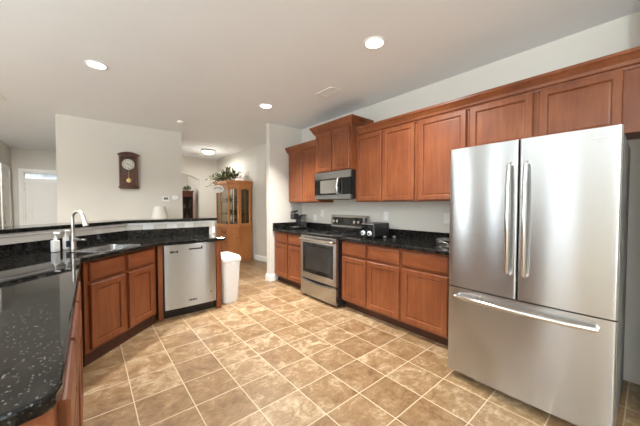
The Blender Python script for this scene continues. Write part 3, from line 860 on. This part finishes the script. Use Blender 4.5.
# ------------------------------------------------------------------ counter objects
def coffee_maker():
    t = thing('coffee_maker', 'black single-cup coffee maker with its lid up on the corner counter', 'coffee maker', (2.84, 4.02, 0.9145), -R(92))
    bm = bmesh.new(); add_box(bm, -0.07, 0.075, -0.11, 0.13, 0, 0.03); obj('drip_base', bm, 'black', t, bevel=0.008)
    bm = bmesh.new(); add_box(bm, -0.05, 0.075, 0.0, 0.13, 0.031, 0.235); obj('tower', bm, 'black', t, bevel=0.012)
    bm = bmesh.new(); add_prism(bm, [(-0.07, -0.10), (0.05, -0.10), (0.06, -0.001), (-0.07, -0.001)], 0.165, 0.265); obj('brew_head', bm, 'black', t, bevel=0.012)
    lid = bmesh.new()
    add_prism(lid, [(-0.06, -0.05), (0.05, -0.05), (0.05, 0.04), (-0.06, 0.04)], 0, 0.03)
    bmesh.ops.rotate(lid, verts=lid.verts[:], cent=(0, 0, 0), matrix=Matrix.Rotation(R(22), 3, 'X'))
    bmesh.ops.translate(lid, verts=lid.verts[:], vec=(0, -0.05, 0.288))
    obj('lid', lid, 'black', t, bevel=0.006)
    bm = bmesh.new(); add_box(bm, 0.08, 0.125, 0.02, 0.12, 0.02, 0.235); obj('water_tank', bm, 'clearplastic', t, bevel=0.008)
    bm = bmesh.new(); add_box(bm, 0.079, 0.128, 0.015, 0.125, 0.236, 0.25); obj('tank_lid', bm, 'black', t, bevel=0.004)
    box('drip_grate', 'greyside', t, -0.055, 0.06, -0.10, -0.002, 0.0305, 0.034)
coffee_maker()

def toaster():
    t = thing('toaster', 'black four-slot toaster with two round white dials right of the range', 'toaster', (2.68, 2.285, 0.9145), -R(90))
    W, D, H = 0.205, 0.33, 0.185
    bm = bmesh.new(); add_box(bm, -W / 2, W / 2, 0.0, D, 0.012, H); obj('housing', bm, 'black', t, bevel=0.018, seg=4)
    box('front_plate', 'blackglass', t, -W / 2 + 0.012, W / 2 - 0.012, -0.004, 0.004, 0.02, H - 0.018, bevel=0.002)
    for x in (-0.052, 0.052):
        k = lathe('dial', 'white', t, [(0.03, -0.0045), (0.03, -0.018), (0.025, -0.024), (0.0, -0.024)], 22, 'y', (x, 0, 0.062))
        lathe('dial_center', 'black', k, [(0.013, -0.0245), (0.013, -0.032), (0.0, -0.032)], 16, 'y', (x, 0, 0.062))
        box('lever', 'black', t, x - 0.02, x + 0.02, -0.022, -0.0045, 0.135, 0.148, bevel=0.003)
    for x in (-0.066, -0.024, 0.024, 0.066): box('slot', 'ink', t, x - 0.013, x + 0.013, 0.05, D - 0.05, H - 0.004, H + 0.0006)
    box('edge_trim', 'greyside', t, W / 2 - 0.002, W / 2 + 0.0015, 0.012, 0.02, 0.02, H - 0.02)
    for x in (-0.066, 0.066):
        for y in (0.04, D - 0.04): lathe('foot', 'black', t, [(0.012, 0), (0.012, 0.0115)], 10, at=(x, y, 0))
toaster()

# clear food bag on the counter next to the refrigerator
def parcel():
    bm = bmesh.new()
    add_box(bm, -0.09, 0.09, -0.14, 0.14, 0, 0.06)
    bmesh.ops.subdivide_edges(bm, edges=bm.edges[:], cuts=5, use_grid_fill=True)
    rnd = random.Random(4)
    for v in bm.verts:
        if v.co.z > 0.005: v.co += Vector((rnd.uniform(-.008, .008), rnd.uniform(-.008, .008), rnd.uniform(-.012, .010)))
    o = obj('plastic_container', bm, 'clearplastic', smooth=False, loc=(2.93, 1.33, 0.9145))
    tag(o, 'low clear plastic container on the granite beside the refrigerator', 'container')
parcel()
def spoon_rest(name, loc, rz, label):
    bm = bmesh.new(); add_lathe(bm, [(0.0, 0.0), (0.022, 0.0), (0.030, 0.03), (0.028, 0.03), (0.02, 0.004), (0.0, 0.004)], 18, cap=False)
    o = obj(name, bm, 'crystal', smooth=True, loc=loc, rotz=rz)
    tag(o, label, 'glass', 'small glass cups by the toaster')
spoon_rest('glass_cup', (2.80, 2.10, 0.9145), 0, 'tiny clear glass cup on the counter, nearer the toaster')
spoon_rest('glass_cup', (2.88, 2.02, 0.9145), 0, 'tiny clear glass cup on the counter, farther from the toaster')

# outlets and switches
def outlet(loc, rotz, label, w=0.072, h=0.116, switch=False, horizontal=False, group='outlet plates'):
    t = thing('outlet', label, 'outlet', loc, rotz, group)
    if horizontal: w, h = h, w
    box('plate', 'white', t, -w / 2, w / 2, -0.007, 0, -h / 2, h / 2, bevel=0.002)
    for s in (-1, 1):
        if horizontal: box('socket', 'trim', t, s * 0.026 - 0.016, s * 0.026 + 0.016, -0.0095, -0.0072, -0.015, 0.015, bevel=0.002)
        else: box('socket', 'trim', t, -0.015, 0.015, -0.0095, -0.0072, s * 0.026 - 0.016, s * 0.026 + 0.016, bevel=0.002)
YH = 4.1645
for x, lab in ((0.597, 'white horizontal outlet on the half wall, farthest left, nearest the sink'), (0.872, 'white horizontal outlet on the half wall, middle of the three'), (1.088, 'white horizontal outlet on the half wall, farthest right near the bar end')):
    outlet((x, YH, 1.046), 0, lab, horizontal=True)
outlet((3.1045, 2.31, 1.18), -R(90), 'white outlet on the beige wall just right of the toaster')
outlet((3.1045, 1.475, 1.18), -R(90), 'white outlet on the beige wall next to the refrigerator')
outlet((3.1045, 3.64, 1.19), -R(90), 'white outlet on the beige wall left of the range backguard')
outlet((3.1045, 3.84, 1.10), -R(90), 'white outlet low on the wall behind the coffee maker')

# thermostats on the clock wall
t = thing('thermostat', 'rectangular white thermostat with grey screen right of the clock', 'thermostat', (1.15, 5.9495, 1.45), 0)
box('case', 'white', t, -0.06, 0.06, -0.022, 0, -0.048, 0.048, bevel=0.006)
box('screen', 'greyside', t, -0.04, 0.034, -0.0235, -0.0222, -0.02, 0.026)
t = thing('thermostat_sensor', 'oval white wall unit at the right end of the clock wall', 'wall control', (1.31, 5.9495, 1.475), 0)
bm = bmesh.new(); add_lathe(bm, [(0.058, 0.0), (0.058, -0.014), (0.05, -0.022), (0.0, -0.024)], 24, 'y')
bmesh.ops.scale(bm, verts=bm.verts[:], vec=(1, 1, 0.82)); obj('case', bm, 'white', t, smooth=True)
lathe('button', 'trim', t, [(0.010, -0.0245), (0.010, -0.027), (0.0, -0.027)], 14, 'y', (0.01, 0, 0.01))

# pendulum clock
def clock():
    t = thing('wall_clock', 'dark walnut pendulum wall clock with white dial on the beige wall', 'clock', (0.565, 5.9495, 1.925), 0)
    W, H = 0.135, 0.27
    bm = bmesh.new()
    add_box(bm, -W, -W + 0.03, -0.10, 0, -H, H); add_box(bm, W - 0.03, W, -0.10, 0, -H, H); add_box(bm, -W + 0.03, W - 0.03, -0.015, 0, -H, H)
    add_box(bm, -W + 0.03, W - 0.03, -0.10, -0.015, -H, -H + 0.035); add_box(bm, -W + 0.03, W - 0.03, -0.10, -0.015, H - 0.03, H)
    obj('case', bm, 'walnut', t, bevel=0.003)
    bm = bmesh.new()
    n = 16; pts = []
    for k in range(n + 1):
        u = k / n * 2 - 1; pts.append((u * 0.158, H + 0.012 + 0.045 * (1 - u * u)))
    lo = [bm.verts.new((x, -0.115, H)) for x, z in pts]; hi = [bm.verts.new((x, -0.115, z)) for x, z in pts]
    lo2 = [bm.verts.new((x, 0, H)) for x, z in pts]; hi2 = [bm.verts.new((x, 0, z)) for x, z in pts]
    for k in range(n):
        bm.faces.new((lo[k], lo[k + 1], hi[k + 1], hi[k])); bm.faces.new((lo2[k + 1], lo2[k], hi2[k], hi2[k + 1]))
        bm.faces.new((hi[k], hi[k + 1], hi2[k + 1], hi2[k])); bm.faces.new((lo[k + 1], lo[k], lo2[k], lo2[k + 1]))
    bm.faces.new((lo[0], hi[0], hi2[0], lo2[0])); bm.faces.new((lo[n], lo2[n], hi2[n], hi[n]))
    obj('pediment', bm, 'walnut', t)
    bm = bmesh.new(); add_box(bm, -0.15, 0.15, -0.11, 0, -H - 0.02, -H - 0.0005); add_box(bm, -0.13, 0.13, -0.10, 0, -H - 0.04, -H - 0.0205)
    obj('plinth', bm, 'walnut', t, bevel=0.004)
    box('backboard', 'mahogany', t, -W + 0.031, W - 0.031, -0.02, -0.0155, -H + 0.036, H - 0.031)
    dl = lathe('dial', 'paper', t, [(0.092, -0.05), (0.092, -0.06), (0.088, -0.062), (0.0, -0.062)], 32, 'y', (-0.005, 0, 0.115))
    bm = bmesh.new()
    for k in range(12):
        a = 2 * PI * k / 12
        cx, cz = -0.005 + 0.072 * math.sin(a), 0.115 + 0.072 * math.cos(a)
        add_box(bm, cx - 0.004, cx + 0.004, -0.0635, -0.0622, cz - 0.008, cz + 0.008)
    obj('numerals', bm, 'ink', dl)
    bm = bmesh.new()
    for ang, L in ((R(-62), 0.045), (R(118), 0.06)):
        dx, dz = math.sin(ang), math.cos(ang)
        p = [(-0.005 + dz * 0.003, 0.115 - dx * 0.003), (-0.005 - dz * 0.003, 0.115 + dx * 0.003), (-0.005 - dz * 0.0015 + dx * L, 0.115 + dx * 0.0015 + dz * L), (-0.005 + dz * 0.0015 + dx * L, 0.115 - dx * 0.0015 + dz * L)]
        f = [bm.verts.new((x, -0.066, z)) for x, z in p]; g = [bm.verts.new((x, -0.064, z)) for x, z in p]
        bm.faces.new(f); bm.faces.new(g[::-1])
        for i in range(4): bm.faces.new((f[i], f[(i + 1) % 4], g[(i + 1) % 4], g[i]))
    obj('hands', bm, 'ink', dl)
    p = box('pendulum_rod', 'brass', t, -0.004, 0.004, -0.048, -0.045, -0.17, 0.05)
    lathe('pendulum_bob', 'brass', p, [(0.038, -0.042), (0.04, -0.047), (0.036, -0.053), (0.0, -0.056)], 24, 'y', (0, 0, -0.165))
    box('glass_pane', M['clockglass'], t, -W + 0.031, W - 0.031, -0.092, -0.089, -H + 0.036, H - 0.031)
clock()

# lamp on a small console behind the bar
t = thing('console_table', 'white console table hidden behind the bar under the lamp', 'table', (0.97, 5.62, 0), 0)
box('tabletop', 'trim', t, -0.45, 0.45, -0.17, 0.17, 0.70, 0.73, bevel=0.004)
for sx in (-0.42, 0.42):
    for sy in (-0.14, 0.14): box('leg', 'trim', t, sx - 0.02, sx + 0.02, sy - 0.02, sy + 0.02, 0, 0.6995)
t = thing('table_lamp', 'white lampshade showing above the bar below the thermostat', 'lamp', (0.985, 5.62, 0.731), 0)
lathe('base', 'ceramic', t, [(0.07, 0), (0.07, 0.015), (0.035, 0.03), (0.055, 0.12), (0.03, 0.22), (0.012, 0.26), (0.012, 0.31)], 20)
bm = bmesh.new(); add_lathe(bm, [(0.155, 0.29), (0.085, 0.575), (0.082, 0.575), (0.152, 0.29)], 28, cap=False); obj('lamp_shade', bm, 'shade', t, smooth=True)
bm = bmesh.new(); add_tube(bm, [(0, 0, 0.30), (0, 0, 0.56)], 0.006, 8); add_tube(bm, [(-0.084, 0, 0.565), (0.084, 0, 0.565)], 0.003, 6); obj('harp', bm, 'brass', t)

# ------------------------------------------------------------------ ceiling fixtures
def can_light(x, y, label, power=40, spread=140):
    t = thing('recessed_light', label, 'ceiling light', (x, y, CEIL), 0, 'recessed ceiling lights')
    bm = bmesh.new(); add_lathe(bm, [(0.075, 0.0), (0.097, 0.0), (0.097, -0.004), (0.088, -0.009), (0.075, -0.006)], 28, cap=False)
    rg = bm.verts[:]
    obj('trim_ring', bm, 'trim', t, smooth=True)
    lathe('lens', 'bulb', t, [(0.074, -0.001), (0.074, -0.0035), (0.05, -0.0065), (0.0, -0.008)], 28)
    l = bpy.data.lights.new('recessed_bulb', 'AREA'); l.shape = 'DISK'; l.size = 0.15; l.energy = power; l.color = WARM; l.spread = R(spread)
    o = bpy.data.objects.new('recessed_bulb', l); C.objects.link(o); o.parent = t; o.location = (0, 0, -0.012)
    return t
can_light(0.095, 3.62, 'lit recessed ceiling light above the sink, at the left of the photo', 38)
can_light(1.94, 1.58, 'lit recessed ceiling light in front of the upper cabinets, nearest the refrigerator', 38)
can_light(1.975, 3.56, 'lit recessed ceiling light in front of the microwave cabinet', 38, 100)

t = can_light(-1.35, 7.1, 'unseen recessed eyeball light added to brighten the front door', 13)  # added out of view so the foyer door gets more light
for c in t.children:
    if c.type == 'LIGHT':
        c.data.spread = R(70); c.rotation_euler = (R(58), 0, -R(6))
can_light(-2.6, 1.5, 'unseen recessed light added on the living side, nearer', 45)  # extra cans out of view, added to brighten the right wall
can_light(-2.6, 4.2, 'unseen recessed light added on the living side, farther', 45)

t = thing('flush_ceiling_light', 'glowing frosted bowl ceiling light near the oak hutch', 'ceiling light', (2.40, 7.33, CEIL), 0)
lathe('pan', 'nickel', t, [(0.17, 0.0), (0.175, -0.012), (0.165, -0.035), (0.0, -0.036)], 30)
lathe('glass_bowl', 'bowl', t, [(0.155, -0.0365), (0.15, -0.06), (0.12, -0.092), (0.06, -0.115), (0.0, -0.12)], 30)
l = bpy.data.lights.new('bowl_bulb', 'POINT'); l.energy = 5; l.color = WARM; l.shadow_soft_size = 0.1
o = bpy.data.objects.new('bowl_bulb', l); C.objects.link(o); o.parent = t; o.location = (0, 0, -0.40)

l = bpy.data.lights.new('bowl_downlight', 'AREA'); l.shape = 'DISK'; l.size = 0.2; l.energy = 26; l.color = WARM
o2 = bpy.data.objects.new('bowl_downlight', l); C.objects.link(o2); o2.parent = t; o2.location = (0, 0, -0.13)

def vent(x, y, sx, sy, label):
    t = thing('ceiling_vent', label, 'vent', (x, y, CEIL), 0)
    bm = bmesh.new()
    add_box(bm, -sx, sx, -sy, -sy + 0.02, -0.008, 0); add_box(bm, -sx, sx, sy - 0.02, sy, -0.008, 0); add_box(bm, -sx, -sx + 0.02, -sy + 0.02, sy - 0.02, -0.008, 0); add_box(bm, sx - 0.02, sx, -sy + 0.02, sy - 0.02, -0.008, 0)
    obj('frame', bm, 'trim', t, bevel=0.002)
    bm = bmesh.new()
    n = max(3, int((2 * sx - 0.05) / 0.022))
    for k in range(n):
        xx = -sx + 0.03 + (2 * sx - 0.06) * k / (n - 1)
        add_box(bm, xx - 0.006, xx + 0.006, -sy + 0.021, sy - 0.021, -0.006, -0.001)
    obj('louvers', bm, 'trim', t)
vent(2.33, 2.62, 0.08, 0.155, 'white ceiling vent between the two lights over the range aisle')
vent(-0.90, 5.50, 0.09, 0.16, 'bright white ceiling vent cut by the left edge of the photo')
vent(2.28, 8.0, 0.08, 0.15, 'small ceiling vent near the arch')
t = thing('smoke_detector', 'faint white smoke detector on the ceiling in front of the clock wall', 'smoke detector', (1.245, 5.16, CEIL), 0)
lathe('case', 'trim', t, [(0.068, 0), (0.066, -0.022), (0.05, -0.032), (0, -0.033)], 24)
t = thing('smoke_detector', 'round white smoke detector beside the glowing bowl light', 'smoke detector', (2.44, 8.15, CEIL), 0)
lathe('case', 'white', t, [(0.068, 0), (0.066, -0.022), (0.05, -0.032), (0, -0.033)], 24)

def torchiere(x, y, label, power):  # added uplight standing out of view, lifts the ceiling brightness
    t = thing('added_torchiere', label, 'added uplight', (x, y, 0), 0)
    lathe('base', 'nickel', t, [(0.15, 0), (0.15, 0.015), (0.03, 0.03), (0.0, 0.031)], 24)
    tube('pole', 'nickel', t, [(0, 0, 0.03), (0, 0, 1.62)], 0.012, 10)
    bm = bmesh.new(); add_lathe(bm, [(0.012, 1.62), (0.10, 1.65), (0.17, 1.72), (0.165, 1.72), (0.095, 1.656), (0.0, 1.64)], 26, cap=False); obj('lamp_shade', bm, 'nickel', t, smooth=True)
    l = bpy.data.lights.new('added_torchiere_bulb', 'AREA'); l.shape = 'DISK'; l.size = 0.26; l.energy = power; l.color = (0.84, 0.95, 1.0); l.spread = R(180)
    o = bpy.data.objects.new('added_torchiere_bulb', l); C.objects.link(o); o.parent = t; o.location = (0, 0, 1.715); o.rotation_euler = (PI, 0, 0)
torchiere(-2.9, 1.6, 'unseen torchiere added in the living area to brighten the ceiling', 120)
torchiere(-1.9, -1.6, 'unseen torchiere added behind the camera to brighten the ceiling', 350)

# ------------------------------------------------------------------ oak hutch in the dining corner
def hutch():
    t = thing('china_hutch', 'tall honey oak china hutch with glass doors on the dining wall', 'hutch', (0, 0, 0), 0)
    XF, XC2, XBK = 2.57, 2.765, 3.09
    Y0, YC, Y1 = 6.30, 6.49, 7.45
    def plan(g=0.0):
        return [(XBK, Y0 - g), (XC2 - g * 0.4, Y0 - g), (XF - g, YC - g * 0.4), (XF - g, Y1 - 0.18 + g * 0.4), (XC2 - g * 0.4, Y1 + g), (XBK, Y1 + g)]
    def pr(name, g, z0, z1, mat='honey', bevel=0.003):
        bm = bmesh.new(); add_prism(bm, plan(g), z0, z1); return obj(name, bm, mat, t, bevel)
    pr('base_body', 0.0, 0.06, 0.775); pr('plinth', 0.012, 0.0, 0.0595); pr('waist_ledge', 0.022, 0.7755, 0.815, bevel=0.008)
    pr('cornice', 0.012, 1.775, 1.83); pr('cornice_crown', 0.045, 1.8305, 1.915, bevel=0.015)
    # upper case: back, floor, shelves and glazed sides
    box('back_board', 'honey', t, 3.07, XBK, Y0 + 0.02, Y1 - 0.02, 0.8155, 1.7745)
    for z in (1.10, 1.40):
        bm = bmesh.new(); add_prism(bm, plan(-0.03), z, z + 0.008); obj('shelf', bm, 'cabglass', t)
    def framed(p, q, z0, z1, name, fw=0.03, arch=True):
        """a glazed frame standing between plan points p and q"""
        P, Q = Vector(p), Vector(q); L = (Q - P).length
        ang = math.atan2(Q.y - P.y, Q.x - P.x)
        bm = bmesh.new()
        add_box(bm, 0, fw, 0, 0.02, z0, z1); add_box(bm, L - fw, L, 0, 0.02, z0, z1); add_box(bm, fw, L - fw, 0, 0.02, z0, z0 + fw + 0.015)
        n = 8
        for i in range(n):
            a, b = fw + (L - 2 * fw) * i / n, fw + (L - 2 * fw) * (i + 1) / n
            zz = z1 - fw - 0.005 - 0.035 * abs(((i + 0.5) / n) * 2 - 1) ** 2
            add_box(bm, a, b, 0, 0.02, zz, z1)
        d = obj(name, bm, 'honey', t, loc=(P.x, P.y, 0), rotz=ang)
        g = box('glass_pane', 'cabglass', d, fw, L - fw, 0.009, 0.012, z0 + fw + 0.015, z1 - fw)
        # leaded lines of the pane
        m = box('leading', 'brass', d, L / 2 - 0.004, L / 2 + 0.004, 0.005, 0.0085, z0 + fw + 0.016, z1 - fw - 0.006)
        return d
    z0, z1 = 0.8155, 1.7745
    framed((XF, YC + 0.51), (XF, YC), z0, z1, 'glass_door'); framed((XF, Y1 - 0.18), (XF, YC + 0.512), z0, z1, 'glass_door')
    framed((XF, YC - 0.002), (XC2, Y0 + 0.002), z0, z1, 'canted_glass_panel', 0.04); framed((XC2 + 0.002, Y0), (XBK - 0.02, Y0), z0, z1, 'side_glass_panel', 0.055)
    # base fronts
    def front(p, q, items):
        P, Q = Vector(p), Vector(q); ang = math.atan2(Q.y - P.y, Q.x - P.x); L = (Q - P).length
        for kind, a, b, c0, c1 in items:
            bm = bmesh.new(); add_box(bm, a * L, b * L, -0.014, -0.0005, c0, c1)
            d = obj(kind, bm, 'honey', t, bevel=0.004, loc=(P.x, P.y, 0), rotz=ang)
            if kind == 'cupboard_door':
                bm = bmesh.new(); add_box(bm, (a + 0.07) * L, (b - 0.07) * L, -0.02, -0.0145, c0 + 0.06, c1 - 0.06); obj('raised_panel', bm, 'honey', d, bevel=0.004)
                lathe('knob', 'walnut', d, [(0.008, -0.014), (0.017, -0.03), (0.0, -0.035)], 12, 'y', ((b - 0.06) * L, 0, (c0 + c1) / 2 + 0.12))
            else:
                for k in (0.3, 0.7): lathe('knob', 'walnut', d, [(0.012, -0.014), (0.03, -0.03), (0.0, -0.038)], 12, 'y', ((a + (b - a) * k) * L, 0, (c0 + c1) / 2))
    front((XF, Y1 - 0.18), (XF, YC), [('cupboard_door', 0.02, 0.48, 0.09, 0.75), ('drawer', 0.52, 0.98, 0.58, 0.75), ('drawer', 0.52, 0.98, 0.34, 0.55), ('drawer', 0.52, 0.98, 0.09, 0.31)])
    front((XF, YC), (XC2, Y0), [('cupboard_door', 0.08, 0.92, 0.09, 0.75)])
    # glass and china inside
    proto = None
    k = 0
    for z in (0.816, 1.109, 1.409):
        for (x, y) in ((2.86, 6.45), (2.76, 6.61), (2.86, 6.76), (2.76, 6.94), (2.86, 7.10)):
            kind = k % 2; k += 1
            bm = bmesh.new()
            if kind == 0: add_lathe(bm, [(0.03, 0), (0.03, 0.004), (0.005, 0.01), (0.005, 0.06), (0.034, 0.09), (0.036, 0.16), (0.034, 0.16), (0.0, 0.085)], 14, cap=False)
            else: add_lathe(bm, [(0.04, 0), (0.05, 0.01), (0.075, 0.09), (0.072, 0.09), (0.045, 0.015), (0.0, 0.012)], 14, cap=False)
            o = obj('goblet' if kind == 0 else 'china_bowl', bm, 'crystal' if kind == 0 else 'ceramic', smooth=True, loc=(x, y, z))
            if kind == 0: tag(o, 'small crystal goblet on a shelf inside the oak hutch', 'goblet', 'goblets inside the hutch')
            else: tag(o, 'white china bowl on a shelf inside the oak hutch', 'bowl', 'china bowls inside the hutch')
hutch()

# plaque hanging on the hutch front
t = thing('hanging_plaque', 'white scalloped sign hanging on the left doors of the hutch', 'sign', (2.41, 6.68, 1.715), -R(48))
bm = bmesh.new(); n = 24
pts = [(0.15 * math.cos(2 * PI * k / n) * (1 + 0.05 * math.cos(8 * 2 * PI * k / n)), 0.095 * math.sin(2 * PI * k / n) * (1 + 0.05 * math.cos(8 * 2 * PI * k / n))) for k in range(n)]
f = [bm.verts.new((x, -0.012, z)) for x, z in pts]; g = [bm.verts.new((x, 0, z)) for x, z in pts]
bm.faces.new(f); bm.faces.new(g[::-1])
for i in range(n): bm.faces.new((f[i], f[(i + 1) % n], g[(i + 1) % n], g[i]))
obj('board', bm, 'paper', t, bevel=0.003)
bm = bmesh.new()
for k in range(7):
    a = R(150 - 20 * k); cx, cz = 0.095 * math.cos(a), -0.015 + 0.045 * math.sin(a)
    add_box(bm, cx - 0.008, cx + 0.008, -0.0138, -0.0122, cz - 0.012, cz + 0.012)
obj('lettering', bm, 'ink', t)
tube('hanger', 'twig', t, [(-0.06, -0.006, 0.08), (0.02, 0.03, 0.13), (0.085, 0.100, 0.165)], 0.004, 6)

# trailing silk greenery along the top of the hutch
def greenery(name, loc, label, spread, count, seed, mats, zspan, parent_pot=True, droop=()):
    t = thing(name, label, 'plant', loc, 0)
    rnd = random.Random(seed)
    def leaf(bm, p, d, L, w):
        d = d.normalized(); s = d.cross(Vector((0, 0, 1)))
        if s.length < 0.1: s = Vector((1, 0, 0))
        s.normalize(); up = s.cross(d)
        rows = []
        for u, ww, c in ((0, 0.1, 0), (0.3, 0.9, 0.10), (0.6, 0.85, 0.08), (1.0, 0.05, -0.05)):
            q = p + d * L * u + up * L * c * 0.6
            rows.append((bm.verts.new(q - s * w * ww + up * w * 0.25 * ww), bm.verts.new(q), bm.verts.new(q + s * w * ww + up * w * 0.25 * ww)))
        for a, b in zip(rows[:-1], rows[1:]):
            bm.faces.new((a[0], a[1], b[1], b[0])); bm.faces.new((a[1], a[2], b[2], b[1]))
    bms = [bmesh.new() for _ in mats]; st = bmesh.new()
    for i in range(count):
        u = rnd.uniform(-1, 1)
        base = Vector((rnd.uniform(-0.10, 0.12), u * spread * 0.85, 0.01))
        d = Vector((rnd.uniform(-0.9, 0.6), u * 0.8 + rnd.uniform(-0.5, 0.5), rnd.uniform(0.25, 1.0))).normalized()
        L = zspan * rnd.uniform(0.45, 1.0) * (1.1 - 0.35 * abs(u))
        tip = base + d * L; tip.z = max(tip.z, 0.015)
        mid = (base + tip) / 2 + Vector((0, 0, 0.02))
        add_tube(st, [base, mid, tip], 0.003, 5)
        for k in range(5):
            w = 0.35 + 0.65 * k / 4
            q = base.lerp(tip, w)
            dd = d + Vector((rnd.uniform(-1, 1), rnd.uniform(-1, 1), rnd.uniform(-0.6, 0.8)))
            if q.z < 0.03: dd.z = abs(dd.z)
            leaf(bms[rnd.randrange(len(mats))], q, dd, rnd.uniform(0.06, 0.11), rnd.uniform(0.016, 0.028))
    for base, tip in droop:
        base, tip = Vector(base), Vector(tip)
        add_tube(st, [base, base.lerp(tip, 0.5) + Vector((0, 0, 0.05)), tip], 0.003, 5)
        for k in range(9):
            q = base.lerp(tip, k / 8)
            leaf(bms[rnd.randrange(len(mats))], q, Vector((rnd.uniform(-1, 0.2), rnd.uniform(-1, 1), rnd.uniform(-0.6, 0.6))), rnd.uniform(0.07, 0.11), 0.022)
    for m_, b_ in zip(mats, bms): obj('leaves', b_, m_, t)
    obj('stems', st, 'twig', t)
    return t
greenery('silk_greenery', (2.72, 6.90, 1.916), 'leafy green silk plant sprawling along the top of the oak hutch', 0.46, 85, 11, ['leaf', 'leaf', 'leaf_pale'], 0.36, droop=(((-0.1, 0.3, 0.02), (-0.30, 0.55, -0.10)), ((-0.12, 0.1, 0.02), (-0.28, 0.3, -0.16)), ((-0.1, 0.45, 0.05), (-0.28, 0.75, 0.10))))
t = thing('bud_vase', 'small white vase with a thin twig at the right end of the hutch top', 'vase', (2.95, 6.36, 1.916), 0)
lathe('vase_body', 'ceramic', t, [(0.03, 0), (0.045, 0.03), (0.045, 0.06), (0.02, 0.10), (0.024, 0.12)], 16)
bm = bmesh.new(); add_tube(bm, [(0, 0, 0.11), (0.01, 0, 0.16), (0.06, -0.01, 0.21), (0.14, -0.02, 0.22)], 0.004, 6); add_tube(bm, [(0.06, -0.01, 0.21), (0.10, -0.02, 0.15)], 0.003, 6); add_tube(bm, [(0.005, 0, 0.14), (-0.05, 0, 0.21), (-0.02, 0, 0.23)], 0.003, 6)
obj('twig', bm, 'twig', t)

# dark cabinet seen through the arch
def curio():
    t = thing('curio_cabinet', 'dark reddish curio cabinet seen through the arch', 'cabinet', (2.62, 10.15, 0), 0)
    W, D, H = 0.36, 0.36, 1.775
    x0, x1 = -W / 2 - 0.14, W / 2
    bm = bmesh.new()
    add_box(bm, x0, x0 + 0.03, 0, D, 0.0, H); add_box(bm, x1 - 0.03, x1, 0, D, 0.0, H); add_box(bm, x0 + 0.03, x1 - 0.03, D - 0.02, D, 0, H); add_box(bm, x0 + 0.03, x1 - 0.03, 0, D - 0.02, 0, 0.5); add_box(bm, x0 + 0.03, x1 - 0.03, 0, D - 0.02, H - 0.16, H)
    obj('case', bm, 'mahogany', t, bevel=0.004)
    box('cornice', 'mahogany', t, x0 - 0.03, x1 + 0.03, -0.03, D, H + 0.0005, H + 0.04, bevel=0.01)
    for z in (0.85, 1.2): box('shelf', 'mahogany', t, x0 + 0.031, x1 - 0.031, 0.03, D - 0.021, z, z + 0.015)
    box('glass_pane', 'cabglass', t, x0 + 0.031, x1 - 0.031, 0.004, 0.008, 0.501, H - 0.161)
    for i, (x, z, h) in enumerate(((-0.12, 0.866, 0.2), (0.02, 0.866, 0.16), (0.10, 1.216, 0.22), (-0.05, 1.216, 0.15), (0.03, 0.501, 0.2))):
        bm = bmesh.new(); add_lathe(bm, [(0.03, 0), (0.045, h * 0.4), (0.02, h * 0.7), (0.03, h)], 12)
        o = obj('figurine', bm, 'ceramic' if i % 2 else 'brass', smooth=True, loc=(2.62 + x, 10.33, z))
        tag(o, 'small ornament behind glass in the dark cabinet beyond the arch', 'ornament', 'ornaments in the curio cabinet')
    greenery('silk_fern', (2.62, 10.33, H + 0.041), 'grey-green foliage on top of the dark cabinet beyond the arch', 0.16, 16, 5, ['leaf', 'leaf_pale'], 0.16)
curio()
l = bpy.data.lights.new('far_room_fill', 'POINT'); l.energy = 45; l.color = WARM; l.shadow_soft_size = 0.15  # fill lamp out of view, lights the room beyond the arch
o = bpy.data.objects.new('far_room_fill', l); C.objects.link(o); o.location = (1.3, 10.0, 2.4)
